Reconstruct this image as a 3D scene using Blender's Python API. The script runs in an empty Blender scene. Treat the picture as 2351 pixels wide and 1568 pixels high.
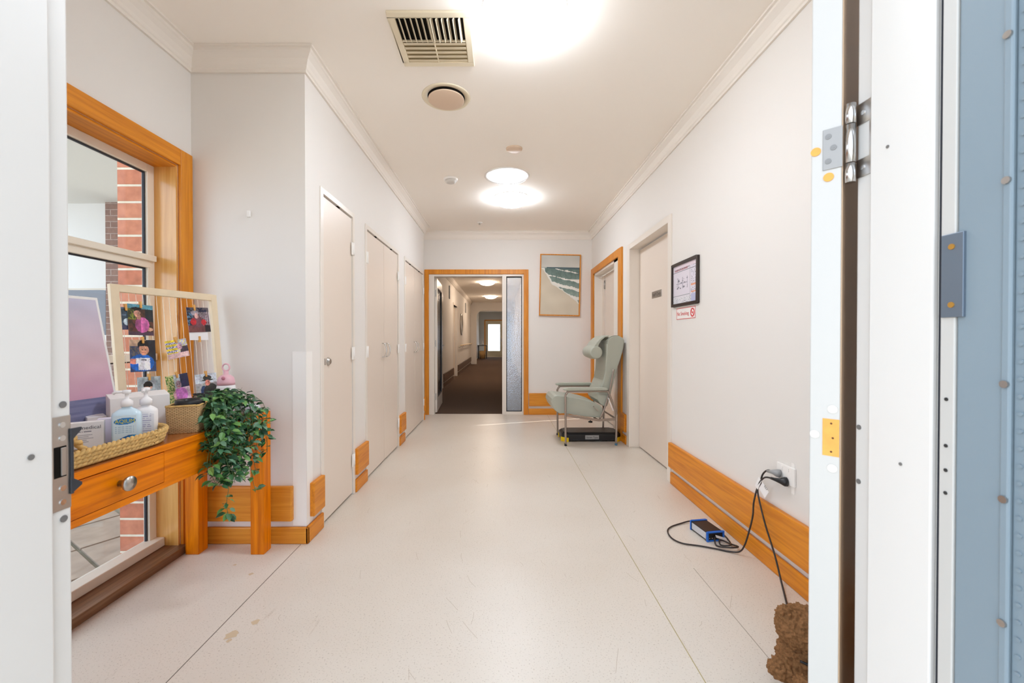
import bpy, bmesh, math, random
from mathutils import Vector, Matrix, noise
random.seed(7)
PI = math.pi
sc = bpy.context.scene
C = sc.collection

# ------------------------------------------------------------------ camera
cam_d = bpy.data.cameras.new('camera'); cam = bpy.data.objects.new('camera', cam_d); C.objects.link(cam)
cam.location = (0, 0, 1.13)
cam.rotation_euler = (math.radians(90 - .49), 0, 0)
cam_d.sensor_width = 36; cam_d.lens = 36 * 940 / 2351
cam_d.shift_x = 23.5 / 2351
cam_d.clip_start = .02
cam_d.dof.use_dof = True; cam_d.dof.focus_distance = 4.0; cam_d.dof.aperture_fstop = 9
sc.camera = cam
# ------------------------------------------------------------------ world and exposure
w = bpy.data.worlds.new('world'); sc.world = w; w.use_nodes = True
wn = w.node_tree.nodes; wl = w.node_tree.links
bg = wn['Background']
tc = wn.new('ShaderNodeTexCoord'); sp_ = wn.new('ShaderNodeSeparateXYZ'); rp = wn.new('ShaderNodeValToRGB')
wl.new(tc.outputs['Generated'], sp_.inputs[0]); wl.new(sp_.outputs['Z'], rp.inputs[0]); wl.new(rp.outputs[0], bg.inputs[0])
rp.color_ramp.elements[0].position = 0.0; rp.color_ramp.elements[0].color = (.74, .85, 1, 1)
rp.color_ramp.elements[1].position = 0.6; rp.color_ramp.elements[1].color = (.72, .84, 1, 1)
bg.inputs[1].default_value = 2.5
LAMP = 37.0            # strength of the ceiling lamps' diffusers
sun_d = bpy.data.lights.new('sun', 'SUN'); sun_d.energy = 9.0; sun_d.angle = math.radians(1); sun_d.color = (1, .96, .9)
sun = bpy.data.objects.new('sun', sun_d); C.objects.link(sun); sun.rotation_euler = (math.radians(-12), math.radians(42), 0)
sc.view_settings.view_transform = 'Standard'
sc.view_settings.look = 'None'
sc.view_settings.exposure = 0.48
sc.view_settings.gamma = 1
sc.cycles.max_bounces = 14; sc.cycles.diffuse_bounces = 8; sc.cycles.transparent_max_bounces = 16
sc.cycles.sample_clamp_indirect = 6
sc.cycles.caustics_reflective = False; sc.cycles.caustics_refractive = False

# ------------------------------------------------------------------ materials
def lin(c): return tuple(((v / 12.92) if v <= .04045 else ((v + .055) / 1.055) ** 2.4) for v in c[:3])
def hx(h): return tuple(int(h[i:i + 2], 16) / 255 for i in (0, 2, 4))
def new_mat(name):
    m = bpy.data.materials.new(name); m.use_nodes = True
    return m, m.node_tree.nodes, m.node_tree.links, m.node_tree.nodes['Principled BSDF']
def mat(name, h, rough=.5, metal=0, spec=.5, emit=0, noise_amt=0, nscale=8, bump=0, coat=0):
    m, n, l, b = new_mat(name)
    c = lin(hx(h)) + (1,)
    b.inputs['Base Color'].default_value = c; b.inputs['Roughness'].default_value = rough
    b.inputs['Metallic'].default_value = metal; b.inputs['Specular IOR Level'].default_value = spec
    if coat: b.inputs['Coat Weight'].default_value = coat
    if emit:
        b.inputs['Emission Color'].default_value = c; b.inputs['Emission Strength'].default_value = emit
    if noise_amt or bump:
        t = n.new('ShaderNodeTexCoord'); nz = n.new('ShaderNodeTexNoise'); nz.inputs['Scale'].default_value = nscale; nz.inputs['Detail'].default_value = 4
        l.new(t.outputs['Object'], nz.inputs['Vector'])
        if noise_amt:
            r = n.new('ShaderNodeValToRGB'); l.new(nz.outputs['Fac'], r.inputs[0]); l.new(r.outputs[0], b.inputs['Base Color'])
            r.color_ramp.elements[0].position = .3; r.color_ramp.elements[1].position = .7
            r.color_ramp.elements[0].color = tuple(v * (1 - noise_amt) for v in c[:3]) + (1,)
            r.color_ramp.elements[1].color = tuple(min(1, v * (1 + noise_amt)) for v in c[:3]) + (1,)
        if bump:
            bp = n.new('ShaderNodeBump'); bp.inputs['Strength'].default_value = bump; bp.inputs['Distance'].default_value = .002
            l.new(nz.outputs['Fac'], bp.inputs['Height']); l.new(bp.outputs[0], b.inputs['Normal'])
    return m
def wood(name, h1, h2, axis='Y', rough=.42, coat=.08, scale=1.0, spec=.4):
    """grain streaks running along the given axis"""
    m, n, l, b = new_mat(name)
    t = n.new('ShaderNodeTexCoord'); mp = n.new('ShaderNodeMapping'); l.new(t.outputs['Object'], mp.inputs[0])
    s = [34 * scale] * 3; s['XYZ'.index(axis)] = 1.6 * scale; mp.inputs['Scale'].default_value = s
    nz = n.new('ShaderNodeTexNoise'); nz.inputs['Scale'].default_value = 1.6; nz.inputs['Detail'].default_value = 7; nz.inputs['Distortion'].default_value = .6
    l.new(mp.outputs[0], nz.inputs['Vector'])
    r = n.new('ShaderNodeValToRGB'); l.new(nz.outputs['Fac'], r.inputs[0])
    r.color_ramp.elements[0].position = .33; r.color_ramp.elements[0].color = lin(hx(h2)) + (1,)
    r.color_ramp.elements[1].position = .62; r.color_ramp.elements[1].color = lin(hx(h1)) + (1,)
    n2 = n.new('ShaderNodeTexNoise'); n2.inputs['Scale'].default_value = 2.2; n2.inputs['Detail'].default_value = 2; l.new(t.outputs['Object'], n2.inputs['Vector'])
    mx = n.new('ShaderNodeMix'); mx.data_type = 'RGBA'; mx.blend_type = 'MULTIPLY'; mx.inputs[0].default_value = .35
    l.new(r.outputs[0], mx.inputs[6]); l.new(n2.outputs['Fac'], mx.inputs[7])
    g = n.new('ShaderNodeMix'); g.data_type = 'RGBA'; g.inputs[0].default_value = .35
    l.new(r.outputs[0], g.inputs[6]); l.new(mx.outputs[2], g.inputs[7])
    l.new(g.outputs[2], b.inputs['Base Color'])
    b.inputs['Specular IOR Level'].default_value = spec
    b.inputs['Roughness'].default_value = rough; b.inputs['Coat Weight'].default_value = coat; b.inputs['Coat Roughness'].default_value = .2
    bp = n.new('ShaderNodeBump'); bp.inputs['Strength'].default_value = .15; bp.inputs['Distance'].default_value = .001
    l.new(nz.outputs['Fac'], bp.inputs['Height']); l.new(bp.outputs[0], b.inputs['Normal'])
    return m
def glass(name, tint=(.97, .98, .98), refl=.9, rough=0.0):
    m, n, l, b = new_mat(name); n.remove(b)
    o = n['Material Output']; tr = n.new('ShaderNodeBsdfTransparent'); tr.inputs[0].default_value = tint + (1,)
    gl = n.new('ShaderNodeBsdfGlossy'); gl.inputs['Roughness'].default_value = rough; gl.inputs['Color'].default_value = (refl, refl, refl, 1)
    lw = n.new('ShaderNodeLayerWeight'); lw.inputs[0].default_value = .5
    pw = n.new('ShaderNodeMath'); pw.operation = 'POWER'; pw.inputs[1].default_value = 4; l.new(lw.outputs['Facing'], pw.inputs[0])
    f = n.new('ShaderNodeMath'); f.operation = 'MULTIPLY_ADD'; f.inputs[1].default_value = .6; f.inputs[2].default_value = .03; l.new(pw.outputs[0], f.inputs[0])
    mx = n.new('ShaderNodeMixShader'); l.new(f.outputs[0], mx.inputs[0]); l.new(tr.outputs[0], mx.inputs[1]); l.new(gl.outputs[0], mx.inputs[2]); l.new(mx.outputs[0], o.inputs[0])
    return m
def brick(name, c1, c2, mortar, off=0.0, bond=.5):
    m, n, l, b = new_mat(name)
    t = n.new('ShaderNodeTexCoord'); sx = n.new('ShaderNodeSeparateXYZ'); l.new(t.outputs['Object'], sx.inputs[0])
    ad = n.new('ShaderNodeMath'); ad.operation = 'ADD'; l.new(sx.outputs['X'], ad.inputs[0]); l.new(sx.outputs['Y'], ad.inputs[1])
    a2 = n.new('ShaderNodeMath'); a2.operation = 'ADD'; l.new(ad.outputs[0], a2.inputs[0]); a2.inputs[1].default_value = off
    cb = n.new('ShaderNodeCombineXYZ'); l.new(a2.outputs[0], cb.inputs[0]); l.new(sx.outputs['Z'], cb.inputs[1])
    br = n.new('ShaderNodeTexBrick'); br.offset = bond; br.inputs['Scale'].default_value = 1; br.inputs['Brick Width'].default_value = .24; br.inputs['Row Height'].default_value = .086
    br.inputs['Mortar Size'].default_value = .006; br.inputs['Mortar Smooth'].default_value = .1
    br.inputs['Color1'].default_value = lin(hx(c1)) + (1,); br.inputs['Color2'].default_value = lin(hx(c2)) + (1,); br.inputs['Mortar'].default_value = lin(hx(mortar)) + (1,)
    l.new(cb.outputs[0], br.inputs['Vector'])
    nz = n.new('ShaderNodeTexNoise'); nz.inputs['Scale'].default_value = 25; nz.inputs['Detail'].default_value = 5; l.new(t.outputs['Object'], nz.inputs['Vector'])
    mx = n.new('ShaderNodeMix'); mx.data_type = 'RGBA'; mx.blend_type = 'OVERLAY'; mx.inputs[0].default_value = .45
    l.new(br.outputs['Color'], mx.inputs[6]); l.new(nz.outputs['Fac'], mx.inputs[7]); l.new(mx.outputs[2], b.inputs['Base Color'])
    bp = n.new('ShaderNodeBump'); bp.inputs['Distance'].default_value = .006; bp.invert = True; l.new(br.outputs['Fac'], bp.inputs['Height']); l.new(bp.outputs[0], b.inputs['Normal'])
    b.inputs['Roughness'].default_value = .85
    return m
def floor_mat():
    m, n, l, b = new_mat('speckled_vinyl')
    t = n.new('ShaderNodeTexCoord')
    def nz(sc_, det=2):
        x = n.new('ShaderNodeTexNoise'); x.inputs['Scale'].default_value = sc_; x.inputs['Detail'].default_value = det; l.new(t.outputs['Object'], x.inputs['Vector']); return x
    big = nz(1.3, 3); r0 = n.new('ShaderNodeValToRGB'); l.new(big.outputs['Fac'], r0.inputs[0])
    r0.color_ramp.elements[0].position = .35; r0.color_ramp.elements[0].color = lin(hx('D3C9BC')) + (1,)
    r0.color_ramp.elements[1].position = .65; r0.color_ramp.elements[1].color = lin(hx('D9D1C6')) + (1,)
    sp = nz(170, 2); r1 = n.new('ShaderNodeValToRGB'); l.new(sp.outputs['Fac'], r1.inputs[0])
    e = r1.color_ramp.elements; e[0].position = .30; e[0].color = (.52, .47, .42, 1); e[1].position = .40; e[1].color = (1, 1, 1, 1)
    x = e.new(.66); x.color = (1, 1, 1, 1); x = e.new(.72); x.color = (1.0, .99, .97, 1)
    mx = n.new('ShaderNodeMix'); mx.data_type = 'RGBA'; mx.blend_type = 'MULTIPLY'; mx.inputs[0].default_value = .6
    l.new(r0.outputs[0], mx.inputs[6]); l.new(r1.outputs[0], mx.inputs[7])
    # faint worn scuffs
    mp = n.new('ShaderNodeMapping'); l.new(t.outputs['Object'], mp.inputs[0]); mp.inputs['Scale'].default_value = (9, 1.1, 1); mp.inputs['Rotation'].default_value = (0, 0, .35)
    sc2 = n.new('ShaderNodeTexNoise'); sc2.inputs['Scale'].default_value = 2.4; sc2.inputs['Detail'].default_value = 9; sc2.inputs['Roughness'].default_value = .75; l.new(mp.outputs[0], sc2.inputs['Vector'])
    r2 = n.new('ShaderNodeValToRGB'); l.new(sc2.outputs['Fac'], r2.inputs[0]); r2.color_ramp.elements[0].position = .3; r2.color_ramp.elements[0].color = (.72, .66, .6, 1); r2.color_ramp.elements[1].position = .36; r2.color_ramp.elements[1].color = (1, 1, 1, 1)
    m2 = n.new('ShaderNodeMix'); m2.data_type = 'RGBA'; m2.blend_type = 'MULTIPLY'; m2.inputs[0].default_value = .5
    l.new(mx.outputs[2], m2.inputs[6]); l.new(r2.outputs[0], m2.inputs[7]); l.new(m2.outputs[2], b.inputs['Base Color'])
    b.inputs['Roughness'].default_value = .34; b.inputs['Specular IOR Level'].default_value = .45
    bp = n.new('ShaderNodeBump'); bp.inputs['Strength'].default_value = .12; bp.inputs['Distance'].default_value = .001; l.new(nz(60).outputs['Fac'], bp.inputs['Height']); l.new(bp.outputs[0], b.inputs['Normal'])
    return m
def weave(name, c1, c2, fu, fv, kind='wicker'):
    m, n, l, b = new_mat(name)
    uv = n.new('ShaderNodeUVMap'); mp = n.new('ShaderNodeMapping'); l.new(uv.outputs[0], mp.inputs[0]); mp.inputs['Scale'].default_value = (fu, fv, 1)
    br = n.new('ShaderNodeTexBrick'); br.inputs['Scale'].default_value = 1; br.inputs['Brick Width'].default_value = 1; br.inputs['Row Height'].default_value = .5
    br.inputs['Mortar Size'].default_value = .09; br.inputs['Mortar Smooth'].default_value = 1; l.new(mp.outputs[0], br.inputs['Vector'])
    br.inputs['Color1'].default_value = lin(hx(c1)) + (1,); br.inputs['Color2'].default_value = tuple(v * .86 for v in lin(hx(c1))) + (1,); br.inputs['Mortar'].default_value = lin(hx(c2)) + (1,)
    l.new(br.outputs['Color'], b.inputs['Base Color']); b.inputs['Roughness'].default_value = .6
    bp = n.new('ShaderNodeBump'); bp.inputs['Distance'].default_value = .003; bp.invert = True; l.new(br.outputs['Fac'], bp.inputs['Height']); l.new(bp.outputs[0], b.inputs['Normal'])
    return m
def attr_mat(name, rough=.35, coat=0):
    m, n, l, b = new_mat(name); a = n.new('ShaderNodeVertexColor'); a.layer_name = 'Col'
    l.new(a.outputs[0], b.inputs['Base Color']); b.inputs['Roughness'].default_value = rough; b.inputs['Coat Weight'].default_value = coat
    return m

M = {}
M['wall'] = mat('wall_paint', 'E5E1DC', .6, bump=.05, nscale=90, spec=.3)
M['ceiling'] = mat('ceiling_paint', 'FAF4EC', .8, spec=.2)
M['trimwhite'] = mat('gloss_cream_trim', 'E6DED4', .3)
M['doorcream'] = mat('cream_door_paint', 'E3D6C9', .38)
M['jamb'] = mat('white_gloss_jamb', 'D9D5CF', .35, bump=.05, nscale=30)
M['leafedge'] = mat('darkened_white_edge_paint', 'BEBBB5', .4)  # white paint darkened in colour so the brightly lit door edge does not overexpose
M['plate'] = mat('zinc_plate', '96938F', .45, metal=.25)
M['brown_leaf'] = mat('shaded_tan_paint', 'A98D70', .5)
M['oak_y'] = wood('oak_trim_y', 'E5911C', 'CD7810', 'Y')
M['oak_x'] = wood('oak_trim_x', 'E59A30', 'D0801C', 'X')
M['oak_z'] = wood('oak_trim_z', 'E29226', 'CA7812', 'Z')
M['oakpale_z'] = wood('pale_lining', 'E6AE62', 'D69A48', 'Z', rough=.3, coat=.9)
M['table_y'] = wood('table_wood_y', 'F28800', 'C86200', 'Y', spec=.22, coat=.05)
M['table_z'] = wood('table_wood_z', 'EC8600', 'C46400', 'Z', spec=.22, coat=.05)
M['tabletop'] = wood('table_top_wood', 'B06424', '8F4E1C', 'Y', rough=.25, coat=.35)
M['sill'] = wood('dark_sill', '8A6243', '6B4529', 'Y', rough=.3)
M['alum'] = mat('cream_aluminium', 'E9DFCF', .35)
M['seal'] = mat('black_rubber_seal', '23242C', .6)
M['glass'] = glass('clear_glass')
M['frost'] = None
M['brick_red'] = brick('red_brick', 'C98468', 'B86F55', 'E2D6C2', .12, 0)
M['brick_brown'] = brick('brown_brick', '8A6A5C', '7C5C50', 'A9948A', .07)
M['soffit'] = mat('soffit', 'D9D6D2', .8)
M['paving'] = mat('paving', 'B9B2A6', .85, noise_amt=.12, nscale=20)
M['board'] = mat('weatherboard', 'E9EAEA', .6)
M['roof'] = mat('roof_steel', '55585E', .5)
M['floor'] = floor_mat()
M['carpet'] = mat('carpet', '5C4A3E', .95, noise_amt=.15, nscale=300, bump=.4, spec=.1)
M['steel'] = mat('brushed_steel', 'BDB9B4', .32, metal=1)
M['chrome'] = mat('satin_chrome', 'D6D4D2', .18, metal=1)
M['darkgap'] = mat('dark_gap', '17130F', .9, spec=.1)
M['lightdome'] = mat('lamp_diffuser', 'EDF5FF', .4, emit=LAMP)
M['lightdome_warm'] = mat('warm_lamp_diffuser', 'FFE6CC', .4, emit=LAMP * .9)
M['skylight'] = mat('daylight_tube_diffuser', 'EAF2FF', .4, emit=3.0)
M['whiteplastic'] = mat('white_plastic', 'F1EEEA', .35)
M['creamplastic'] = mat('cream_plastic', 'E8DCC2', .4)
M['beigeplastic'] = mat('beige_plastic', 'DCC3AB', .5)
M['black'] = mat('black_plastic', '1B1B1D', .4)
M['blackrubber'] = mat('black_rubber', '2D2E33', .5)
M['cable'] = mat('cable_black', '2A2220', .45)
M['blue'] = mat('blue_plastic', '1F6FD6', .35)
M['yellow'] = mat('yellow_plastic', 'F2D015', .4)
M['vinyl'] = mat('sage_vinyl', 'AAADA0', .42, noise_amt=.03, nscale=5)
M['vinylseam'] = mat('vinyl_seam', '6E7264', .6)
M['chairmetal'] = mat('grey_coated_tube', 'A29489', .35, metal=.6)
M['ashwood'] = mat('ash_wood', 'E6D3B4', .5, noise_amt=.04, nscale=15)
M['string'] = mat('white_string', 'F2EADB', .7)
M['peg'] = mat('peg_wood', 'DDA458', .6)
M['card'] = mat('white_card', 'EFEDEC', .6)
M['paper'] = mat('paper', 'E6E4E9', .5)
M['ink'] = mat('grey_ink', '5B5963', .7)
M['inkpurple'] = mat('violet_ink', '8A83B8', .7)
M['red'] = mat('red_ink', 'D5373F', .5)
M['frameblack'] = mat('dark_frame', '2C201C', .3)
M['leaf'] = None
M['stem'] = mat('plant_stem', '4C6B3A', .6)
M['wicker'] = weave('wicker', 'D9AE74', '8E622F', 16, 20)
M['seagrass'] = weave('seagrass', 'D9B67C', '8C6733', 30, 5)
M['bear'] = mat('brown_plush', '86603F', .95, noise_amt=.25, nscale=140, bump=1.0, spec=.1)
M['pink'] = mat('pink_lid', 'E9B9C4', .35)
M['white_bottle'] = mat('white_bottle', 'F3F1F2', .35)
M['clearblue'] = mat('clear_blue_gel', 'CFE6F4', .15)
M['bluegrey'] = mat('blue_grey_powdercoat', '7C8A92', .45, noise_amt=.03, nscale=3)
M['orangewood'] = mat('bare_timber', 'E6A04A', .7, noise_amt=.08, nscale=60)
M['print'] = attr_mat('printed_colour', .3)
M['canvas'] = attr_mat('canvas_colour', .7)
def leaf_mat():
    m, n, l, b = new_mat('leaf_green')
    a = n.new('ShaderNodeVertexColor'); a.layer_name = 'Col'; l.new(a.outputs[0], b.inputs['Base Color'])
    b.inputs['Roughness'].default_value = .42; b.inputs['Specular IOR Level'].default_value = .4
    return m
M['leaf'] = leaf_mat()
def frosted():
    m, n, l, b = new_mat('textured_glass'); n.remove(b); o = n['Material Output']
    t = n.new('ShaderNodeTexCoord'); nz = n.new('ShaderNodeTexNoise'); nz.inputs['Scale'].default_value = 70; l.new(t.outputs['Object'], nz.inputs['Vector'])
    bp = n.new('ShaderNodeBump'); bp.inputs['Strength'].default_value = .5; bp.inputs['Distance'].default_value = .004; l.new(nz.outputs['Fac'], bp.inputs['Height'])
    rf = n.new('ShaderNodeBsdfRefraction'); rf.inputs['IOR'].default_value = 1.06; rf.inputs['Roughness'].default_value = .12; rf.inputs['Color'].default_value = (.92, .94, .97, 1); l.new(bp.outputs[0], rf.inputs['Normal'])
    gl = n.new('ShaderNodeBsdfGlossy'); gl.inputs['Roughness'].default_value = .08; gl.inputs['Color'].default_value = (.95, .97, 1, 1); l.new(bp.outputs[0], gl.inputs['Normal'])
    mx = n.new('ShaderNodeMixShader'); mx.inputs[0].default_value = .16; l.new(rf.outputs[0], mx.inputs[1]); l.new(gl.outputs[0], mx.inputs[2]); l.new(mx.outputs[0], o.inputs[0])
    return m
M['frost'] = frosted()

# ------------------------------------------------------------------ mesh helpers
def tag(o, label=None, cat=None, group=None, kind=None):
    if label: o['label'] = label
    if cat: o['category'] = cat
    if group: o['group'] = group
    if kind: o['kind'] = kind
    return o
def empty(name, loc, label=None, cat=None, group=None, kind=None):
    o = bpy.data.objects.new(name, None); o.empty_display_size = .05; C.objects.link(o); o.location = loc
    return tag(o, label, cat, group, kind)
def world_loc(o):
    v = Vector((0, 0, 0))
    while o is not None: v = v + o.location; o = o.parent
    return v
class MB:
    def __init__(s, X=None): s.v = []; s.f = []; s.m = []; s.sm = []; s.uv = {}; s.X = X
    def _add(s, vs, fs, mi=0, smooth=False, uvs=None):
        b = len(s.v)
        for p in vs:
            p = Vector(p); s.v.append(s.X @ p if s.X is not None else p)
        for k, f in enumerate(fs):
            if uvs is not None: s.uv[len(s.f)] = uvs[k]
            s.f.append([b + i for i in f]); s.m.append(mi); s.sm.append(smooth)
        return s
    def box(s, x0, x1, y0, y1, z0, z1, mi=0):
        vs = [(x, y, z) for x in (x0, x1) for y in (y0, y1) for z in (z0, z1)]
        return s._add(vs, [(0, 1, 3, 2), (4, 6, 7, 5), (0, 4, 5, 1), (2, 3, 7, 6), (0, 2, 6, 4), (1, 5, 7, 3)], mi)
    def obox(s, o, a, b, c, mi=0):
        """box from corner o with edge vectors a b c"""
        o, a, b, c = map(Vector, (o, a, b, c))
        vs = [o + a * i + b * j + c * k for i in (0, 1) for j in (0, 1) for k in (0, 1)]
        return s._add(vs, [(0, 1, 3, 2), (4, 6, 7, 5), (0, 4, 5, 1), (2, 3, 7, 6), (0, 2, 6, 4), (1, 5, 7, 3)], mi)
    def poly(s, pts, vec, mi=0, smooth=False):
        """prism: polygon pts extruded along vec"""
        n = len(pts); vec = Vector(vec); pts = [Vector(p) for p in pts]
        vs = pts + [p + vec for p in pts]
        fs = [tuple(range(n))[::-1], tuple(range(n, 2 * n))]
        s._add(vs, fs, mi, False)
        return s._add(vs, [(i, (i + 1) % n, n + (i + 1) % n, n + i) for i in range(n)], mi, smooth)
    def tube(s, pts, r, seg=8, mi=0, cap=True, rs=None):
        pts = [Vector(p) for p in pts]; n = len(pts); rings = []
        t0 = (pts[1] - pts[0]).normalized(); up = Vector((0, 0, 1)) if abs(t0.z) < .9 else Vector((1, 0, 0))
        a = t0.cross(up).normalized()
        vs = []
        for i, p in enumerate(pts):
            t = (pts[min(i + 1, n - 1)] - pts[max(i - 1, 0)]).normalized()
            a = (a - t * a.dot(t)).normalized(); b = t.cross(a)
            rr = rs[i] if rs else r
            for k in range(seg):
                th = 2 * PI * k / seg; vs.append(p + (a * math.cos(th) + b * math.sin(th)) * rr)
        fs = [(i * seg + k, i * seg + (k + 1) % seg, (i + 1) * seg + (k + 1) % seg, (i + 1) * seg + k) for i in range(n - 1) for k in range(seg)]
        s._add(vs, fs, mi, True)
        if cap: s._add(vs[:seg] + vs[-seg:], [tuple(range(seg))[::-1], tuple(range(seg, 2 * seg))], mi)
        return s
    def lathe(s, prof, c, seg=32, mi=0, axis='Z', smooth=True, sx=1, sy=1):
        """profile of (r, h) about an axis through c"""
        c = Vector(c); vs = []; uvs = []
        for r, h in prof:
            for k in range(seg):
                th = 2 * PI * k / seg; x, y = r * math.cos(th) * sx, r * math.sin(th) * sy
                vs.append(c + Vector({'Z': (x, y, h), 'X': (h, x, y), 'Y': (y, h, x)}[axis]))
        n = len(prof)
        fs = []; us = []
        for i in range(n - 1):
            for k in range(seg):
                fs.append((i * seg + k, i * seg + (k + 1) % seg, (i + 1) * seg + (k + 1) % seg, (i + 1) * seg + k))
                us.append([(k / seg, i / (n - 1)), ((k + 1) / seg, i / (n - 1)), ((k + 1) / seg, (i + 1) / (n - 1)), (k / seg, (i + 1) / (n - 1))])
        s._add(vs, fs, mi, smooth, us)
        closed = prof[0] == prof[-1]
        for i, rev in ((0, True), (n - 1, False)):
            if closed: break
            if prof[i][0] > 1e-5:
                f = tuple(range(seg)); s._add(vs[i * seg:(i + 1) * seg], [f[::-1] if rev else f], mi)
        return s
    def disc(s, c, r, nrm, h=.002, seg=20, mi=0):
        c = Vector(c); nrm = Vector(nrm).normalized(); a = nrm.orthogonal().normalized(); b = nrm.cross(a)
        pts = [c + (a * math.cos(2 * PI * k / seg) + b * math.sin(2 * PI * k / seg)) * r for k in range(seg)]
        return s.poly(pts, nrm * h, mi)
    def build(s, name, mats, parent=None, bevel=0, origin=None, label=None, cat=None, group=None, kind=None, subsurf=0, bseg=2):
        if not isinstance(mats, (list, tuple)): mats = [mats]
        if parent is not None: org = world_loc(parent); loc = Vector((0, 0, 0))
        else:
            if origin is None:
                xs = [v.x for v in s.v]; ys = [v.y for v in s.v]; zs = [v.z for v in s.v]
                origin = ((min(xs) + max(xs)) / 2, (min(ys) + max(ys)) / 2, min(zs))
            org = Vector(origin); loc = org
        me = bpy.data.meshes.new(name); me.from_pydata([tuple(v - org) for v in s.v], [], s.f)
        for m in mats: me.materials.append(m)
        me.polygons.foreach_set('material_index', s.m); me.polygons.foreach_set('use_smooth', s.sm)
        if s.uv:
            u = me.uv_layers.new(name='UVMap')
            for fi, cs in s.uv.items():
                p = me.polygons[fi]
                for li, c in zip(p.loop_indices, cs): u.data[li].uv = c
        bm = bmesh.new(); bm.from_mesh(me); bmesh.ops.remove_doubles(bm, verts=bm.verts, dist=1e-6)
        bmesh.ops.recalc_face_normals(bm, faces=bm.faces); bm.to_mesh(me); bm.free()
        o = bpy.data.objects.new(name, me); C.objects.link(o); o.location = loc
        if parent is not None: o.parent = parent
        if bevel:
            b = o.modifiers.new('bevel', 'BEVEL'); b.width = bevel; b.segments = bseg; b.limit_method = 'ANGLE'; b.angle_limit = math.radians(40); b.harden_normals = False
        if subsurf:
            q = o.modifiers.new('sub', 'SUBSURF'); q.levels = subsurf; q.render_levels = subsurf
        return tag(o, label, cat, group, kind)
def bx(name, m, x0, x1, y0, y1, z0, z1, parent=None, bevel=0, **k):
    return MB().box(x0, x1, y0, y1, z0, z1).build(name, m, parent, bevel, **k)
def smooth_path(pts, n=6):
    P = [Vector(p) for p in pts]; P = [P[0]] + P + [P[-1]]; out = []
    for i in range(1, len(P) - 2):
        for k in range(n):
            t = k / n; a, b, c, d = P[i - 1], P[i], P[i + 1], P[i + 2]
            out.append(.5 * ((2 * b) + (c - a) * t + (2 * a - 5 * b + 4 * c - d) * t * t + (3 * b - a - 3 * c + d) * t ** 3))
    out.append(P[-2]); return out
def card(name, nx, nz, fn, o, a, b, m, parent=None, thick=.0015, **k):
    """flat printed sheet: corner o, edge vectors a (right) and b (up); fn(u,v) gives its printed colour"""
    o, a, b = map(Vector, (o, a, b)); n = a.cross(b).normalized()
    vs = []; fs = []; cols = []
    for j in range(nz + 1):
        for i in range(nx + 1): vs.append(o + a * (i / nx) + b * (j / nz) + n * thick)
    for j in range(nz):
        for i in range(nx):
            q = j * (nx + 1) + i; fs.append((q, q + 1, q + nx + 2, q + nx + 1)); cols.append(lin(fn((i + .5) / nx, (j + .5) / nz)))
    bse = len(vs); vs += [o, o + a, o + a + b, o + b]
    fs.append((bse + 3, bse + 2, bse + 1, bse)); cols.append((.8, .8, .8))
    c4 = [0, nx, (nz + 1) * (nx + 1) - 1, nz * (nx + 1)]
    for i in range(4):
        fs.append((bse + i, bse + (i + 1) % 4, c4[(i + 1) % 4], c4[i])); cols.append((.8, .8, .8))
    org = world_loc(parent) if parent is not None else o + a / 2
    me = bpy.data.meshes.new(name); me.from_pydata([tuple(v - org) for v in vs], [], fs)
    at = me.color_attributes.new('Col', 'FLOAT_COLOR', 'CORNER')
    for p, c in zip(me.polygons, cols):
        for li in p.loop_indices: at.data[li].color = (c[0], c[1], c[2], 1)
    me.materials.append(m)
    ob = bpy.data.objects.new(name, me); C.objects.link(ob)
    if parent is not None: ob.parent = parent
    else: ob.location = org
    return tag(ob, **k)
def text(s, o, a, up, h, m, parent, name='lettering', thick=.0006, width=None):
    """lettering: baseline corner o, direction a, up vector, cap height h"""
    cu = bpy.data.curves.new('t', 'FONT'); cu.body = s; cu.size = 1; cu.extrude = 0; cu.resolution_u = 3
    ob = bpy.data.objects.new('t', cu); C.objects.link(ob); dg = bpy.context.evaluated_depsgraph_get(); dg.update()
    me = bpy.data.meshes.new_from_object(ob.evaluated_get(dg)); C.objects.unlink(ob); bpy.data.objects.remove(ob)
    a = Vector(a).normalized(); up = Vector(up).normalized(); n = a.cross(up); o = Vector(o); org = world_loc(parent)
    xs = [v.co.x for v in me.vertices]; k = h / .7; kx = k
    if width: kx = width / (max(xs) - min(xs))
    for v in me.vertices: v.co = o + a * (v.co.x - min(xs)) * kx + up * v.co.y * k + n * thick - org
    me.materials.clear(); me.materials.append(m)
    r = bpy.data.objects.new(name, me); C.objects.link(r); r.parent = parent
    return r
def struct(o): o['kind'] = 'structure'; return o

H = 2.69            # ceiling height
XL, XR, YB, YA = -1.077, 1.325, 6.03, 2.25     # closet wall, right wall, end wall, alcove end wall
# ================================================================== FLOOR, CEILING, WALLS
fl = struct(bx('floor', M['floor'], -1.83, 1.50, .50, 6.09, -.1, 0))
for (x, y0, y1, wd, hcol) in ((-1.10, .64, 2.23, .003, '6E655B'), (.668, .66, 6.0, .003, 'A89A6A'), (.942, 1.2, 2.0, .0025, '9C9184')):
    bx('floor_seam', mat('seam', hcol, .6), x - wd / 2, x + wd / 2, y0, y1, -.001, .0006, fl)
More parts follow.
